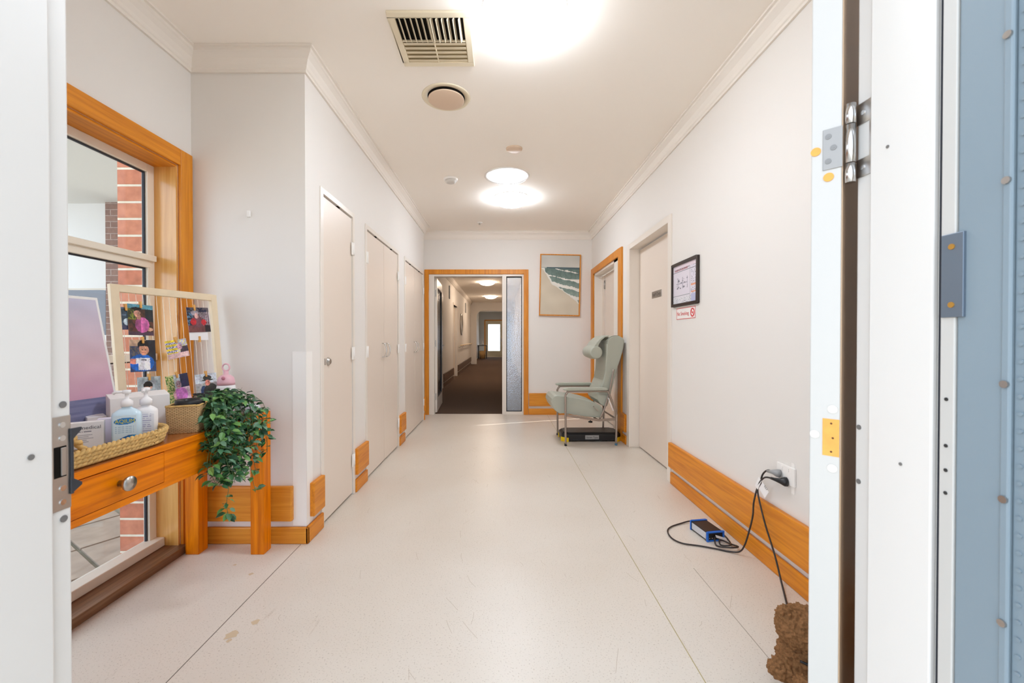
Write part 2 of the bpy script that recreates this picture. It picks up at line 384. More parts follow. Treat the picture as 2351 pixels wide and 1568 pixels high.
# dull marks and scratches on the vinyl
rnd = random.Random(3); scr = MB()
for i in range(60):
    y = rnd.uniform(1.3, 4.5); x = rnd.uniform(-.9, 1.0) if rnd.random() < .6 else rnd.uniform(-.35, -.1)
    L = rnd.uniform(.02, .12); a = rnd.uniform(-.7, .7) + PI / 2; p0 = Vector((x, y, .0004))
    d = Vector((math.cos(a), math.sin(a), 0)); q = d.cross(Vector((0, 0, 1))) * .0008
    mid = p0 + d * L / 2 + q * rnd.uniform(-8, 8)
    for A, B in ((p0, mid), (mid, p0 + d * L)): scr._add([A - q, A + q, B + q, B - q], [(0, 1, 2, 3)])
scr.build('scuff_mark', mat('scuff', 'B9AB9A', .6), fl)
st = MB()
for (x, y, r) in ((-1.03, 1.55, .03), (-.98, 1.62, .02), (-1.2, 1.95, .012), (-1.02, 1.52, .012), (-1.33, 2.03, .01)):
    pts = [(x + r * random.uniform(.5, 1.1) * math.cos(t * PI / 6), y + r * random.uniform(.5, 1.1) * math.sin(t * PI / 6), .0005) for t in range(12)]
    st._add(pts, [tuple(range(12))])
st.build('stain', mat('stain', 'C7B294', .6), fl)

def outer_ring(mb): return mb
struct(bx('ceiling', M['ceiling'], -1.9, 1.6, .4, YB + .1, H, H + .12))
# right wall with the two door openings
wr = MB()
D1 = (3.252, 4.222, 2.043); D2 = (4.60, 5.885, 2.05)
g = .008
wr.box(XR, XR + .20, .50, D1[0] - g, 0, H); wr.box(XR, XR + .20, D1[1] + g, D2[0] - g, 0, H); wr.box(XR, XR + .20, D2[1] + g, YB + .1, 0, H)
wr.box(XR, XR + .20, D1[0] - g, D1[1] + g, D1[2] + g, H); wr.box(XR, XR + .20, D2[0] - g, D2[1] + g, D2[2] + g, H)
struct(wr.build('wall_right', M['wall']))
# left wall: base layer plus a front layer around the closet doors
CL = [(2.462, 2.950, 1.996), (3.262, 4.240, 1.996), (4.556, 5.600, 1.998)]
wlm = MB().box(XL - .20, XL - .045, YA, 5.66, 0, H)
ys = [YA]
for a, b, z in CL:
    wlm.box(XL - .045, XL, ys[-1], a, 0, H); wlm.box(XL - .045, XL, a, b, z, H); ys.append(b)
wlm.box(XL - .045, XL, ys[-1], 5.66, 0, H)
wlm.box(-1.30, -1.16, 5.66, YB + .1, 0, H)
struct(wlm.build('wall_left', M['wall']))
struct(MB().box(-1.84, XL - .20, YA, YA + .15, 0, H).build('wall_alcove', M['wall']))
# end wall with the wide corridor opening
wb = MB().box(-1.30, -1.072, YB, YB + .1, 0, H).box(.323, 1.55, YB, YB + .1, 0, H).box(-1.072, .323, YB, YB + .1, 2.072, H)
struct(wb.build('wall_back', M['wall']))
# window wall
ww = MB().box(-1.82, -1.70, .50, YA, 2.035, H).box(-1.82, -1.70, 2.155, YA, 0, 2.035).box(-1.82, -1.70, .50, .74, 0, 2.035)
struct(ww.build('wall_window', M['wall']))
# entry wall either side of the doorway
wf = MB().box(-1.82, -.70, .50, .60, 0, H).box(.60, 1.325, .50, .60, 0, H).box(-.70, .60, .50, .60, 2.12, H)
struct(wf.build('wall_front', M['wall']))

# cornices
def cornice(name, p0, p1, inward, m0=0, m1=0):
    """stepped cove along p0->p1; inward = unit vector into the room; m0/m1 mitre slopes"""
    p0, p1, inw = Vector(p0), Vector(p1), Vector(inward); d = (p1 - p0).normalized()
    prof = [(0, -.115), (.012, -.115), (.012, -.100), (.018, -.094), (.022, -.078), (.034, -.052), (.052, -.034), (.060, -.028), (.060, -.014), (.072, -.012), (.072, 0), (0, 0)]
    A = [p0 + inw * a + Vector((0, 0, H + b - .0005)) + d * (m0 * a) for a, b in prof]
    B = [p1 + inw * a + Vector((0, 0, H + b - .0005)) + d * (m1 * a) for a, b in prof]
    n = len(prof); mb = MB()._add(A + B, [tuple(range(n))[::-1], tuple(range(n, 2 * n))] + [(i, (i + 1) % n, n + (i + 1) % n, n + i) for i in range(n)])
    return struct(mb.build(name, M['trimwhite_c'], None))
M['trimwhite_c'] = mat('cornice_paint', 'EAE3DA', .6)
cornice('trim_1', (XR, .60, 0), (XR, YB, 0), (-1, 0, 0), 0, -1)
cornice('trim_2', (-1.16, YB, 0), (XR, YB, 0), (0, -1, 0), 1, -1)
cornice('trim_3', (XL, YA, 0), (XL, 5.66, 0), (1, 0, 0), -1, 1)
cornice('trim_4', (-1.70, YA, 0), (XL, YA, 0), (0, -1, 0), 1, 1)
cornice('trim_5', (-1.70, .60, 0), (-1.70, YA, 0), (1, 0, 0), 0, -1)
cornice('trim_6', (-1.16, 5.66, 0), (-1.16, YB, 0), (1, 0, 0), 1, -1)

# bumper boards and skirtings
def board_x(n, x0, x1, y, side, zs=(.128, .318), t=.028):      # on a frontal wall at y
    return struct(bx(n, M['oak_x'], x0, x1, y - t, y, zs[0], zs[1], bevel=.006))
def board_y(n, x, y0, y1, s, zs=(.128, .318), t=.028):         # on a side wall, s=+1 proud toward +x
    return struct(bx(n, M['oak_y'], min(x, x + s * t), max(x, x + s * t), y0, y1, zs[0], zs[1], bevel=.006))
SK = (0, .092)
board_y('baseboard_right', XR, .62, 3.19, -1); board_y('baseboard_right', XR, .62, 3.175, -1, SK, .018)
board_y('baseboard_right_rear', XR, 4.33, 4.475, -1); board_y('baseboard_right_rear', XR, 4.33, 4.475, -1, SK, .018)
board_x('baseboard_back', .40, XR - .002, YB, 0); board_x('baseboard_back', .395, XR - .002, YB, 0, SK, .018)
board_x('baseboard_alcove', -1.62, -1.145, YA, 0); board_x('baseboard_alcove', -1.62, XL + .018, YA, 0, SK, .018)
board_y('baseboard_left', XL, 2.285, 2.43, 1); board_y('baseboard_left', XL, YA - .018, 2.435, 1, SK, .018)
board_y('baseboard_left', XL, 2.985, 3.235, 1); board_y('baseboard_left', XL, 2.985, 3.235, 1, SK, .018)
board_y('baseboard_left', XL, 4.275, 4.50, 1); board_y('baseboard_left', XL, 4.275, 4.50, 1, SK, .018)
board_y('baseboard_left', XL, 5.63, 5.658, 1); board_y('baseboard_left', XL, 5.63, 5.658, 1, SK, .018)
# corner guard
cg = MB().box(XL - .073, XL + .003, YA - .003, YA - .0002, .095, 1.055).box(XL + .0002, XL + .003, YA - .003, YA + .07, .095, 1.055)
cg.build('corner_guard', M['whiteplastic'], bevel=.001, label='tall white plastic corner guard on the wall corner beside the first closet', cat='corner guard')
# small wall hook on the alcove wall
hk = MB().box(-1.392, -1.374, YA - .014, YA - .0005, 1.79, 1.825)
hk.build('wall_hook', M['whiteplastic'], bevel=.003, label='tiny white adhesive hook high on the alcove wall', cat='hook')

# ================================================================== CLOSET DOORS
def hinge(par, x, y, z, h=.09):
    MB().box(x - .002, x + .002, y - .028, y + .028, z - h / 2, z + h / 2).tube([(x + .004, y, z - h / 2), (x + .004, y, z + h / 2)], .0055, 10).build('hinge', M['whiteplastic'], par)
def pull(par, x, y, s, z=1.02):
    """D-shaped bow handle standing off a face at x"""
    pts = [Vector((x, y, z - .062)), Vector((x + .022, y, z - .058)), Vector((x + .036, y, z - .03)), Vector((x + .040, y, z)), Vector((x + .036, y, z + .03)), Vector((x + .022, y, z + .058)), Vector((x, y, z + .062))]
    MB().tube(smooth_path(pts, 5), .0055, 10).build('handle', M['chrome'], par)
def closet(n, a, b, ztop, leaves, label):
    r = struct(empty('door_%d' % n, (XL, (a + b) / 2, 0)))
    fr = MB()
    for y0, y1 in ((a - .035, a), (b, b + .035)): fr.box(XL, XL + .007, y0, y1, 0.0, ztop + .035)
    fr.box(XL, XL + .007, a, b, ztop, ztop + .035)
    fr.build('door_frame', M['trimwhite'], r, bevel=.002)
    MB().box(XL - .0445, XL - .042, a + .001, b - .001, .001, ztop - .001).build('gap', M['darkgap'], r)
    w_ = (b - a) / leaves
    for i in range(leaves):
        y0, y1 = a + i * w_ + .004, a + (i + 1) * w_ - .004
        lf = MB().box(XL - .040, XL - .002, y0, y1, .014, ztop - .010).build('door_leaf', M['doorcream'], r, bevel=.0015)
        hy = (y1 + .006) if (leaves == 1 or i == 1) else y0 - .006
        for z in (.25, 1.02, 1.77): hinge(lf, XL + .007, hy, z)
        if leaves == 2: pull(lf, XL - .002, (y1 - .055) if i == 0 else (y0 + .055), 1)
        else:
            MB().lathe([(.025, -.003), (.025, .003), (.019, .005), (.018, .012), (.015, .014), (0, .014)], (XL, y0 + .075, .985), 24, axis='X').build('knob', M['steel'], lf)
            MB().box(XL - .002, XL + .001, y0 + .025, y0 + .033, .965, 1.005).build('latch_plate', M['steel'], lf)
        MB().box(XL - .020, XL + .004, (y0 + y1) / 2 - .014, (y0 + y1) / 2 + .014, ztop - .009, ztop - .001).build('catch', M['darkgap'], lf)
closet(1, *CL[0], 1, ''); closet(2, *CL[1], 2, ''); closet(3, *CL[2], 2, '')

# ================================================================== STAFF DOOR (right wall)
r = struct(empty('door_4', (XR, (D1[0] + D1[1]) / 2, 0)))
a, b, zt = D1
fr = MB().box(XR - .010, XR + .10, a - .065, a, 0, zt + .055).box(XR - .010, XR + .10, b, b + .09, 0, zt + .055).box(XR - .010, XR + .10, a, b, zt, zt + .055)
fr.build('door_frame', M['trimwhite'], r, bevel=.003)
bx('gap', M['darkgap'], XR + .135, XR + .14, a, b, 0, zt, r)
lf = bx('door_leaf', M['doorcream'], XR + .094, XR + .130, a + .004, b - .004, .012, zt - .012, r, bevel=.0015)
sg = bx('sign_plate', M['steel'], XR + .0905, XR + .0935, 3.635, 3.865, 1.500, 1.563, lf, bevel=.001)
text('Staff Only', (XR + .0905, 3.852, 1.517), (0, -1, 0), (0, 0, 1), .030, M['black'], lf, width=.20)
MB().box(XR + .088, XR + .0935, 3.41, 3.445, .983, 1.012).build('lock_cylinder', M['steel'], lf, bevel=.003)
# ================================================================== SECOND RIGHT DOOR, timber architrave
r = struct(empty('door_5', (XR, 5.24, 0)))
a, b, zt = D2
arc = MB().box(XR - .020, XR, 4.480, a + .012, 0, 2.13).box(XR - .020, XR, b - .012, 6.01, 0, 2.13).box(XR - .020, XR, a + .012, b - .012, zt - .005, 2.13)
arc.build('architrave', M['oak_z'], r, bevel=.004)
fr = MB().box(XR, XR + .12, b - .035, b, 0, zt).box(XR, XR + .12, 4.685, 4.845, 0, zt).box(XR, XR + .12, a, a + .02, 0, zt).box(XR, XR + .12, a, b, zt - .035, zt).box(XR, XR + .12, a, 4.685, 0, .04)
fr.build('door_frame', M['trimwhite'], r, bevel=.002)
bx('sidelight', M['seal'], XR + .004, XR + .010, a + .018, 4.686, .04, zt - .035, r)
bx('gap', M['darkgap'], XR + .147, XR + .15, 4.846, b - .035, 0, zt - .035, r)
lf = bx('door_leaf', M['doorcream'], XR + .105, XR + .143, 4.85, 5.665, .01, zt - .045, r, bevel=.002)
lf2 = bx('door_leaf', M['doorcream'], XR + .105, XR + .143, 5.695, 5.832, .01, zt - .045, r, bevel=.002)
for z in (.25, 1.87):
    MB().box(XR + .098, XR + .106, 5.64, 5.72, z - .055, z + .055).tube([(XR + .098, 5.68, z - .055), (XR + .098, 5.68, z + .055)], .007, 10).build('hinge', M['steel'], lf)

# ================================================================== CORRIDOR OPENING in the end wall
r = struct(empty('door_6', (-.37, YB, 0)))
MB().box(-1.135, -1.072, YB - .022, YB + .12, 0, 2.135).box(.323, .392, YB - .022, YB + .12, 0, 2.135).box(-1.072, .323, YB - .022, YB + .12, 2.066, 2.135).build('architrave', M['oak_z'], r, bevel=.004)
fr = MB().box(-1.072, -.995, YB - .005, YB + .11, 0, 2.066).box(.006, .066, YB - .012, YB + .11, 0, 2.066).box(.298, .323, YB - .005, YB + .11, 0, 2.066)
fr.box(-.995, .006, YB - .005, YB + .11, 2.035, 2.066).box(.066, .298, YB - .012, YB + .11, 2.035, 2.066).box(.066, .298, YB - .012, YB + .11, 0, .045)
fr.build('door_frame', M['trimwhite'], r, bevel=.003)
sl = MB().box(.066, .078, YB + .02, YB + .05, .045, 2.035).box(.288, .298, YB + .02, YB + .05, .045, 2.035).box(.078, .288, YB + .02, YB + .05, .045, .055).box(.078, .288, YB + .02, YB + .05, 2.022, 2.035)
sl.build('glazing_bead', M['seal'], r)
bx('sidelight_pane', M['frost'], .078, .288, YB + .030, YB + .036, .055, 2.022, r)
# open glazed leaf swung into the corridor
X = Matrix.Translation((-.992, YB + .115, 0)) @ Matrix.Rotation(math.radians(93.4), 4, 'Z')
lf = MB(X).box(0, .12, -.02, .02, .012, 2.03).box(.82, .93, -.02, .02, .012, 2.03).box(.12, .82, -.02, .02, .012, .22).box(.12, .82, -.02, .02, 1.90, 2.03).build('door_leaf', M['trimwhite'], r, bevel=.002)
MB(X).box(.12, .82, -.004, .004, .22, 1.90).build('pane', M['frost'], lf)
MB(X).box(.812, .82, -.021, .021, .228, 1.90).box(.12, .82, -.0205, .0205, .22, .228).build('glazing_bead', M['seal'], lf)
MB(X).tube([(.87, -.02, 1.0), (.87, -.055, 1.0), (.76, -.055, 1.0)], .008, 8).box(.85, .89, -.026, -.02, .93, 1.07).build('handle', M['steel'], lf)
for z in (.25, 1.05, 1.80): MB().box(-.997, -.985, YB + .085, YB + .115, z - .05, z + .05).build('hinge', M['steel'], lf)

# ------------------------------------------------------------------ the corridor itself
CX0, CX1, CY1 = -1.33, .53, 24.0
struct(bx('floor_corridor', M['carpet'], CX0 - .1, CX1 + .1, YB + .06, CY1 + .2, -.1, .003))
struct(bx('ceiling_corridor', M['ceiling'], CX0 - .1, CX1 + .1, YB + .1, CY1 + .2, 2.66, 2.78))
MB_ = MB()
cd = [(8.35, 9.15), (11.25, 12.15)]
segs = [YB + .1, 8.35, 9.15, 11.25, 12.15, 17.6]
for i in range(0, 6, 2): MB_.box(CX0 - .14, CX0, segs[i], segs[i + 1], 0, 2.66)
for a_, b_ in cd: MB_.box(CX0 - .14, CX0, a_, b_, 2.05, 2.66)
MB_.box(CX0 - .14, CX0, 17.6, CY1 + .2, 0, 2.66)
struct(MB_.build('wall_corridor_left', M['wall']))
struct(bx('wall_corridor_right', M['wall'], CX1, CX1 + .1, YB + .1, CY1 + .2, 0, 2.66))
# archway near the far end
ar = MB(); x0, x1 = CX0 + .24, CX1 - .1; zt = 2.30; R_ = .25
pts = [(CX0, 17.6, 0), (x0, 17.6, 0)] + [(x0 + R_ - R_ * math.cos(t * PI / 16), 17.6, zt - R_ + R_ * math.sin(t * PI / 16)) for t in range(9)] + \
      [(x1 - R_ + R_ * math.sin(t * PI / 16), 17.6, zt - R_ + R_ * math.cos(t * PI / 16)) for t in range(9)] + [(x1, 17.6, 0), (CX1, 17.6, 0), (CX1, 17.6, 2.66), (CX0, 17.6, 2.66)]
ar.poly(pts, (0, .25, 0)); struct(ar.build('wall_arch', M['wall']))
for k, (a_, b_) in enumerate(cd):
    r = struct(empty('door_%d' % (7 + k), (CX0, (a_ + b_) / 2, 0)))
    MB().box(CX0 - .1, CX0 + .012, a_ - .06, a_, 0, 2.11).box(CX0 - .1, CX0 + .012, b_, b_ + .06, 0, 2.11).box(CX0 - .1, CX0 + .012, a_, b_, 2.05, 2.11).build('door_frame', M['trimwhite'], r, bevel=.003)
    lf = bx('door_leaf', M['doorcream'], CX0 - .10, CX0 - .06, a_ + .003, b_ - .003, .01, 2.04, r)
    MB().tube([(CX0 - .06, a_ + .07, 1.0), (CX0 - .01, a_ + .07, 1.0), (CX0 - .01, a_ + .18, 1.0)], .009, 8).box(CX0 - .06, CX0 - .054, a_ + .05, a_ + .09, .92, 1.08).build('handle', M['steel'], lf)
    bx('gap', M['darkgap'], CX0 - .135, CX0 - .13, a_, b_, 0, 2.05, r)
dkb = wood('dark_bumper', '6E5240', '4C3628', 'Y')
for y0, y1 in ((7.2, 8.28), (9.22, 11.18), (12.22, 17.5)):
    struct(bx('baseboard_corridor', dkb, CX0, CX0 + .028, y0, y1, .128, .318, bevel=.004)); struct(bx('baseboard_corridor', dkb, CX0, CX0 + .018, y0, y1, 0, .092))
struct(MB().poly([(CX0, YB + .11, 2.66), (CX0 + .08, YB + .11, 2.66), (CX0 + .05, YB + .11, 2.60), (CX0 + .015, YB + .11, 2.56), (CX0, YB + .11, 2.55)], (0, 11.4, 0)).build('trim_7', M['trimwhite_c']))
hr = empty('handrail', (CX0, 14.6, .86), 'pale timber handrail on brackets along the far corridor wall', 'handrail')
MB().tube([(CX0 + .075, 12.5, .90), (CX0 + .075, 17.2, .90)], .020, 12).build('rail', M['ashwood'], hr)
for i in range(6):
    y = 12.7 + i * .86; MB().tube([(CX0, y, .83), (CX0 + .05, y, .84), (CX0 + .075, y, .88)], .009, 8).build('bracket', M['steel'], hr)
mr = empty('wall_mirror', (CX0, 13.4, 1.2), 'round mirror in a silver frame on the left corridor wall', 'mirror')
MB().lathe([(.0, .0), (.36, .0), (.36, .03), (.30, .04), (.29, .022)], (CX0, 13.4, 1.58), 32, axis='X').build('frame', M['steel'], mr)
MB().lathe([(0, .023), (.29, .023), (.29, .02)], (CX0, 13.4, 1.58), 32, axis='X').build('mirror_glass', mat('mirror', 'E8ECEC', .05, metal=1), mr)
sb = bx('wall_sign', mat('grey_sign', '6F767C', .5), CX0, CX0 + .02, 10.30, 10.42, 2.12, 2.45, bevel=.003, label='dark grey upright box high on the corridor wall beside the second door', cat='sign')
sb2 = bx('wall_sign', mat('grey_sign', '8A8A88', .5), CX0, CX0 + .02, 14.8, 15.1, 2.05, 2.40, bevel=.003, label='small grey box high on the corridor wall above the handrail', cat='sign')
# far end: wall, glazed door
fx0, fx1 = -1.02, .12
we = MB().box(CX0 - .1, fx0, CY1, CY1 + .12, 0, 2.66).box(fx1, CX1 + .1, CY1, CY1 + .12, 0, 2.66).box(fx0, fx1, CY1, CY1 + .12, 2.2, 2.66)
struct(we.build('wall_corridor_end', mat('grey_wall', 'B9BBBB', .6)))
r = struct(empty('door_9', (-.45, CY1, 0)))
MB().box(fx0, fx0 + .06, CY1 - .02, CY1 + .1, 0, 2.2).box(fx1 - .06, fx1, CY1 - .02, CY1 + .1, 0, 2.2).box(fx0, fx1, CY1 - .02, CY1 + .1, 2.14, 2.2).build('architrave', M['oak_z'], r)
lf = MB().box(fx0 + .06, fx0 + .22, CY1, CY1 + .05, .01, 2.14).box(fx1 - .22, fx1 - .06, CY1, CY1 + .05, .01, 2.14).box(fx0 + .22, fx1 - .22, CY1, CY1 + .05, .01, .38).box(fx0 + .22, fx1 - .22, CY1, CY1 + .05, 1.93, 2.14).build('door_leaf', mat('cream_far_door', 'D9CDAE', .5), r, bevel=.003)
bx('pane', M['glass'], fx0 + .22, fx1 - .22, CY1 + .02, CY1 + .03, .38, 1.93, lf)
MB().tube([(fx1 - .13, CY1, 1.02), (fx1 - .13, CY1 - .05, 1.02), (fx1 - .24, CY1 - .05, 1.02)], .010, 8).box(fx1 - .16, fx1 - .10, CY1 - .008, CY1, .92, 1.12).build('handle', M['steel'], lf)
# hall table with a basket beneath, near the far door
ht = empty('hall_table', (-1.10, 22.5, 0), 'small dark side table by the glazed door at the far end of the corridor', 'table')
bx('tabletop', M['black'], -1.32, -.80, 22.25, 22.75, .70, .735, ht, bevel=.004)
for x, y in ((-1.28, 22.29), (-.84, 22.29), (-1.28, 22.71), (-.84, 22.71)): bx('leg', M['black'], x - .018, x + .018, y - .018, y + .018, 0.003, .70, ht)
MB().lathe([(0, .004), (.15, .004), (.19, .42), (.185, .42), (.145, .01), (0, .01)], (-1.06, 22.5, 0), 24).build('laundry_basket', M['wicker'], label='round wicker basket with a white liner standing under the dark hall table', cat='basket')
MB().lathe([(0, 0), (.04, 0), (.05, .10), (.02, .16), (.03, .24), (0, .24)], (-1.05, 22.45, .7352), 16).build('ornament', M['white_bottle'], label='small black and white ornament on the far hall table', cat='ornament')

# ================================================================== CEILING FITTINGS
def dome(name, x, y, z, label, group, d=.40, drop=.095, m='lightdome'):
    r = empty(name, (x, y, z), label, 'ceiling light', group)
    MB().lathe([(0, 0), (d / 2 + .001, 0), (d / 2 + .001, -.0085), (0, -.0085)], (x, y, z), 48).build('base', M['whiteplastic'], r)
    pr = [(d / 2 - .001, -.009), (d / 2, -.014)] + [((d / 2) * math.cos(t * PI / 20), -.014 - (drop - .014) * math.sin(t * PI / 20)) for t in range(1, 10)] + [(0, -drop)]
    MB().lathe(pr, (x, y, z), 48).build('diffuser', M[m], r)
    return r
dome('ceiling_light', .107, 1.96, H, 'largest bright dome light nearest the doorway, beside the square vent', 'dome lights')
dome('ceiling_light', .107, 4.57, H, 'bright dome light on the ceiling closest to the end wall', 'dome lights')
for i, (y, lb) in enumerate(((11.2, 'first dome light seen inside the corridor beyond the opening'), (15.0, 'second dome light in the corridor, before the arch'), (19.2, 'furthest small dome light, beyond the corridor arch'))):
    dome('ceiling_light', -.405, y, 2.66, lb, 'corridor dome lights', d=.42, m='lightdome_warm')
r = empty('daylight_tube', (.05, 3.96, H), 'flat round glowing skylight disc between the two dome lights', 'skylight')
MB().lathe([(.190, -.004), (.212, -.006), (.218, 0), (.190, 0), (.190, -.004)], (.05, 3.96, H), 48).build('rim', M['whiteplastic'], r)
MB().lathe([(.190, -.002), (.15, -.010), (.08, -.016), (0, -.018)], (.05, 3.96, H), 48).build('diffuser', M['skylight'], r)
# square four-way vent
vx0, vx1, vy0, vy1 = -.553, -.155, 1.96, 2.35
r = empty('air_vent', (-.354, 2.155, H), 'square cream four-way air vent with angled louvres in the ceiling', 'vent')
fr = MB(); e = .034
fr.box(vx0, vx1, vy0, vy0 + e, H - .012, H).box(vx0, vx1, vy1 - e, vy1, H - .012, H).box(vx0, vx0 + e, vy0 + e, vy1 - e, H - .012, H).box(vx1 - e, vx1, vy0 + e, vy1 - e, H - .012, H)
cx, cy = (vx0 + vx1) / 2, (vy0 + vy1) / 2
fr.box(cx - .003, cx + .003, vy0 + e, vy1 - e, H - .012, H).box(vx0 + e, vx1 - e, cy - .003, cy + .003, H - .012, H)
fr.build('frame', M['creamplastic'], r, bevel=.003)
bx('duct', M['darkgap'], vx0 + e, vx1 - e, vy0 + e, cy, H - .0015, H - .0005, r); bx('back_plate', mat('vent_back', 'B8A684', .7), vx0 + e, vx1 - e, cy, vy1 - e, H - .0015, H - .0005, r)
for q, (xa, xb) in enumerate(((vx0 + e, cx), (cx, vx1 - e))):
    for i in range(6):
        x = xa + (i + .45) * (xb - xa) / 6; tl = .011 if q == 0 else -.009
        MB().poly([(x, vy0 + e, H - .002), (x + .0025, vy0 + e, H - .002), (x + .0025 + tl, vy0 + e, H - .020), (x + tl, vy0 + e, H - .020)], (0, cy - vy0 - e - .004, 0)).build('louvre', M['creamplastic'], r)
    for i in range(5):
        y = cy + .005 + i * (vy1 - e - cy) / 5
        MB().poly([(xa + .002, y, H - .0135), (xa + .002, y + .002, H - .011), (xa + .002, y + .0275, H - .0035), (xa + .002, y + .0265, H - .0065)], (xb - xa - .004, 0, 0)).build('louvre', M['creamplastic'], r)
# round diffuser
r = empty('exhaust_vent', (-.36, 2.67, H), 'round beige exhaust vent with a dark ring gap behind its disc', 'vent')
MB().lathe([(.120, -.001), (.150, -.004), (.157, 0), (.120, 0), (.120, -.001)], (-.36, 2.67, H), 48).build('rim', M['creamplastic'], r)
MB().lathe([(0, -.0008), (.121, -.0008), (.121, 0), (0, 0)], (-.36, 2.67, H), 48).build('duct', M['darkgap'], r)
MB().lathe([(0, -.018), (.006, -.018), (.110, -.020), (.116, -.018), (.116, -.014), (.02, -.012), (.015, 0), (0, 0)], (-.36, 2.67, H), 48).build('disc', M['beigeplastic'], r)
MB().lathe([(0, -.012), (.055, -.012), (.066, -.006), (.068, 0), (0, 0)], (.103, 3.39, H), 32).build('cover_plate', M['beigeplastic'], label='flat round beige cover on the ceiling in front of the skylight disc', cat='cover')
r = empty('smoke_detector', (-.50, 4.02, H), 'white round smoke detector on the ceiling left of the skylight', 'smoke detector')
MB().lathe([(0, -.018), (.066, -.018), (.070, -.010), (.070, 0), (0, 0)], (-.50, 4.02, H), 32).build('base', M['whiteplastic'], r)
MB().lathe([(0, -.045), (.035, -.045), (.050, -.038), (.056, -.018), (0, -.018)], (-.50, 4.02, H), 32).build('sensor', mat('det', 'D8D4CE', .5), r)
r = empty('sprinkler', (-.30, 5.55, H), 'tiny white sprinkler head on the ceiling near the end wall', 'sprinkler')
MB().lathe([(0, -.008), (.030, -.008), (.040, 0), (0, 0)], (-.30, 5.55, H), 24).build('rose', M['whiteplastic'], r)
MB().lathe([(0, -.03), (.012, -.028), (.010, -.008), (0, -.008)], (-.30, 5.55, H), 16).build('nozzle', M['steel'], r)

# ================================================================== WINDOW, architrave, reveal, outside
y0, y1, z0, z1 = .78, 2.155, .045, 2.035
r = struct(empty('window_1', (-1.76, (y0 + y1) / 2, 0)))
MB().box(-1.70, -1.682, y1, YA - .012, 0, 2.12).build('architrave', M['oak_z'], r, bevel=.004)
MB().box(-1.70, -1.682, .70, y1, z1, 2.12).build('architrave', M['oak_y'], r, bevel=.004)
MB().box(-1.83, -1.70, y1 - .012, y1, 0, z1).build('window_lining', M['oakpale_z'], r)
MB().box(-1.83, -1.70, y0, y1 - .012, z1 - .012, z1).build('window_lining', M['oak_y'], r)
MB().box(-1.83, -1.66, y0 - .05, y1 + .005, .0, .040).build('window_sill', M['sill'], r, bevel=.004)
al = MB(); g = -1.825
al.box(g - .02, g + .012, y1 - .055, y1 - .012, z0, z1 - .012).box(g - .02, g + .012, y0, y0 + .05, z0, z1 - .012)
al.box(g - .02, g + .0115, y0 + .05, y1 - .055, z1 - .055, z1 - .012)
al.box(g - .02, g + .055, y0, y1 - .012, .041, .085)
al.box(g - .02, g + .030, y0, y1 - .02, 1.525, 1.555).box(g - .02, g + .014, y0, y1 - .04, 1.49, 1.525)
al.box(g - .02, g + .030, y0, y1 - .02, 1.015, 1.05)
al.build('window_frame', M['alum'], r, bevel=.003)
se = MB()
for (za, zb) in ((1.555, z1 - .055), (1.05, 1.49), (.085, 1.015)):
    se.box(g - .010, g + .001, y1 - .062, y1 - .055, za, zb).box(g - .010, g + .001, y0 + .05, y1 - .062, zb - .007, zb)
se.build('seal', M['seal'], r)
for (za, zb) in ((1.555, z1 - .06), (1.05, 1.49), (.085, 1.015)):
    bx('pane', M['glass'], g - .008, g - .004, y0 + .05, y1 - .062, za, zb, r)
# outside the window
struct(bx('wall_brick_pier', M['brick_red'], -1.975, -1.846, 2.11, 2.50, -.15, 3.1))
col = struct(bx('ground', M['paving'], -14, 8, -8, 32, -.35, -.12))
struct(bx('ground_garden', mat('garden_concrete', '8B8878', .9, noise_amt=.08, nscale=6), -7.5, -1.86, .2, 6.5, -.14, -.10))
pth = MB(Matrix.Translation((-2.75, 2.2, -.098)) @ Matrix.Rotation(math.radians(-32), 4, 'Z'))
for i in range(9):
    for j in range(2): pth.box(-1.8 + i * .40, -1.8 + i * .40 + .38, j * .30, j * .30 + .28, 0, .012)
struct(pth.build('ground_stepping_path', mat('stone_path', 'A39383', .9, noise_amt=.15, nscale=9)))
bp_ = bx('brick_column', M['brick_brown'], -5.70, -5.33, 5.9, 6.3, -.12, 3.08, label='brown brick column of the porch seen through the upper window panes', cat='column')
struct(MB().box(-7.0, -1.83, .9, 6.6, 3.08, 3.2).build('ceiling_porch', M['soffit']))
struct(MB().box(-8.2, -5.71, 5.95, 6.15, 1.85, 3.08).build('wall_porch_beam', M['soffit']))
nb = empty('neighbouring_house', (-10, 11, -.12), 'white weatherboard house with a grey roof seen through the window', 'house')
wb_ = MB()
for i in range(30): wb_.poly([(-14, 10.0, -.12 + i * .15), (-14, 9.98, -.12 + i * .15), (-14, 9.995, .03 + i * .15), (-14, 10.0, .03 + i * .15)], (8.5, 0, 0))
wb_.box(-14, -5.5, 10.0, 10.4, -.12, 4.4).build('wall', M['board'], nb)
MB().poly([(-14, 9.7, 1.2), (-9.15, 9.7, 1.2), (-9.15, 9.7, 2.22), (-10.15, 9.7, 2.62), (-14, 9.7, 4.1)], (0, -.25, 0)).build('roof', M['roof'], nb)
sc_ = empty('security_light', (-5.30, 5.85, 2.95), 'small white spotlight mounted beside the brown brick column outside', 'light')
MB().lathe([(0, 0), (.05, 0), (.06, .10), (0, .10)], (-5.28, 5.82, 2.9), 16).build('lamp_head', M['whiteplastic'], sc_)
# low fence panel seen through lower pane
struct(MB().box(-6.5, -2.6, 6.5, 6.56, -.12, .75).build('wall_garden', mat('greyish_render', 'B9B3A6', .8)))

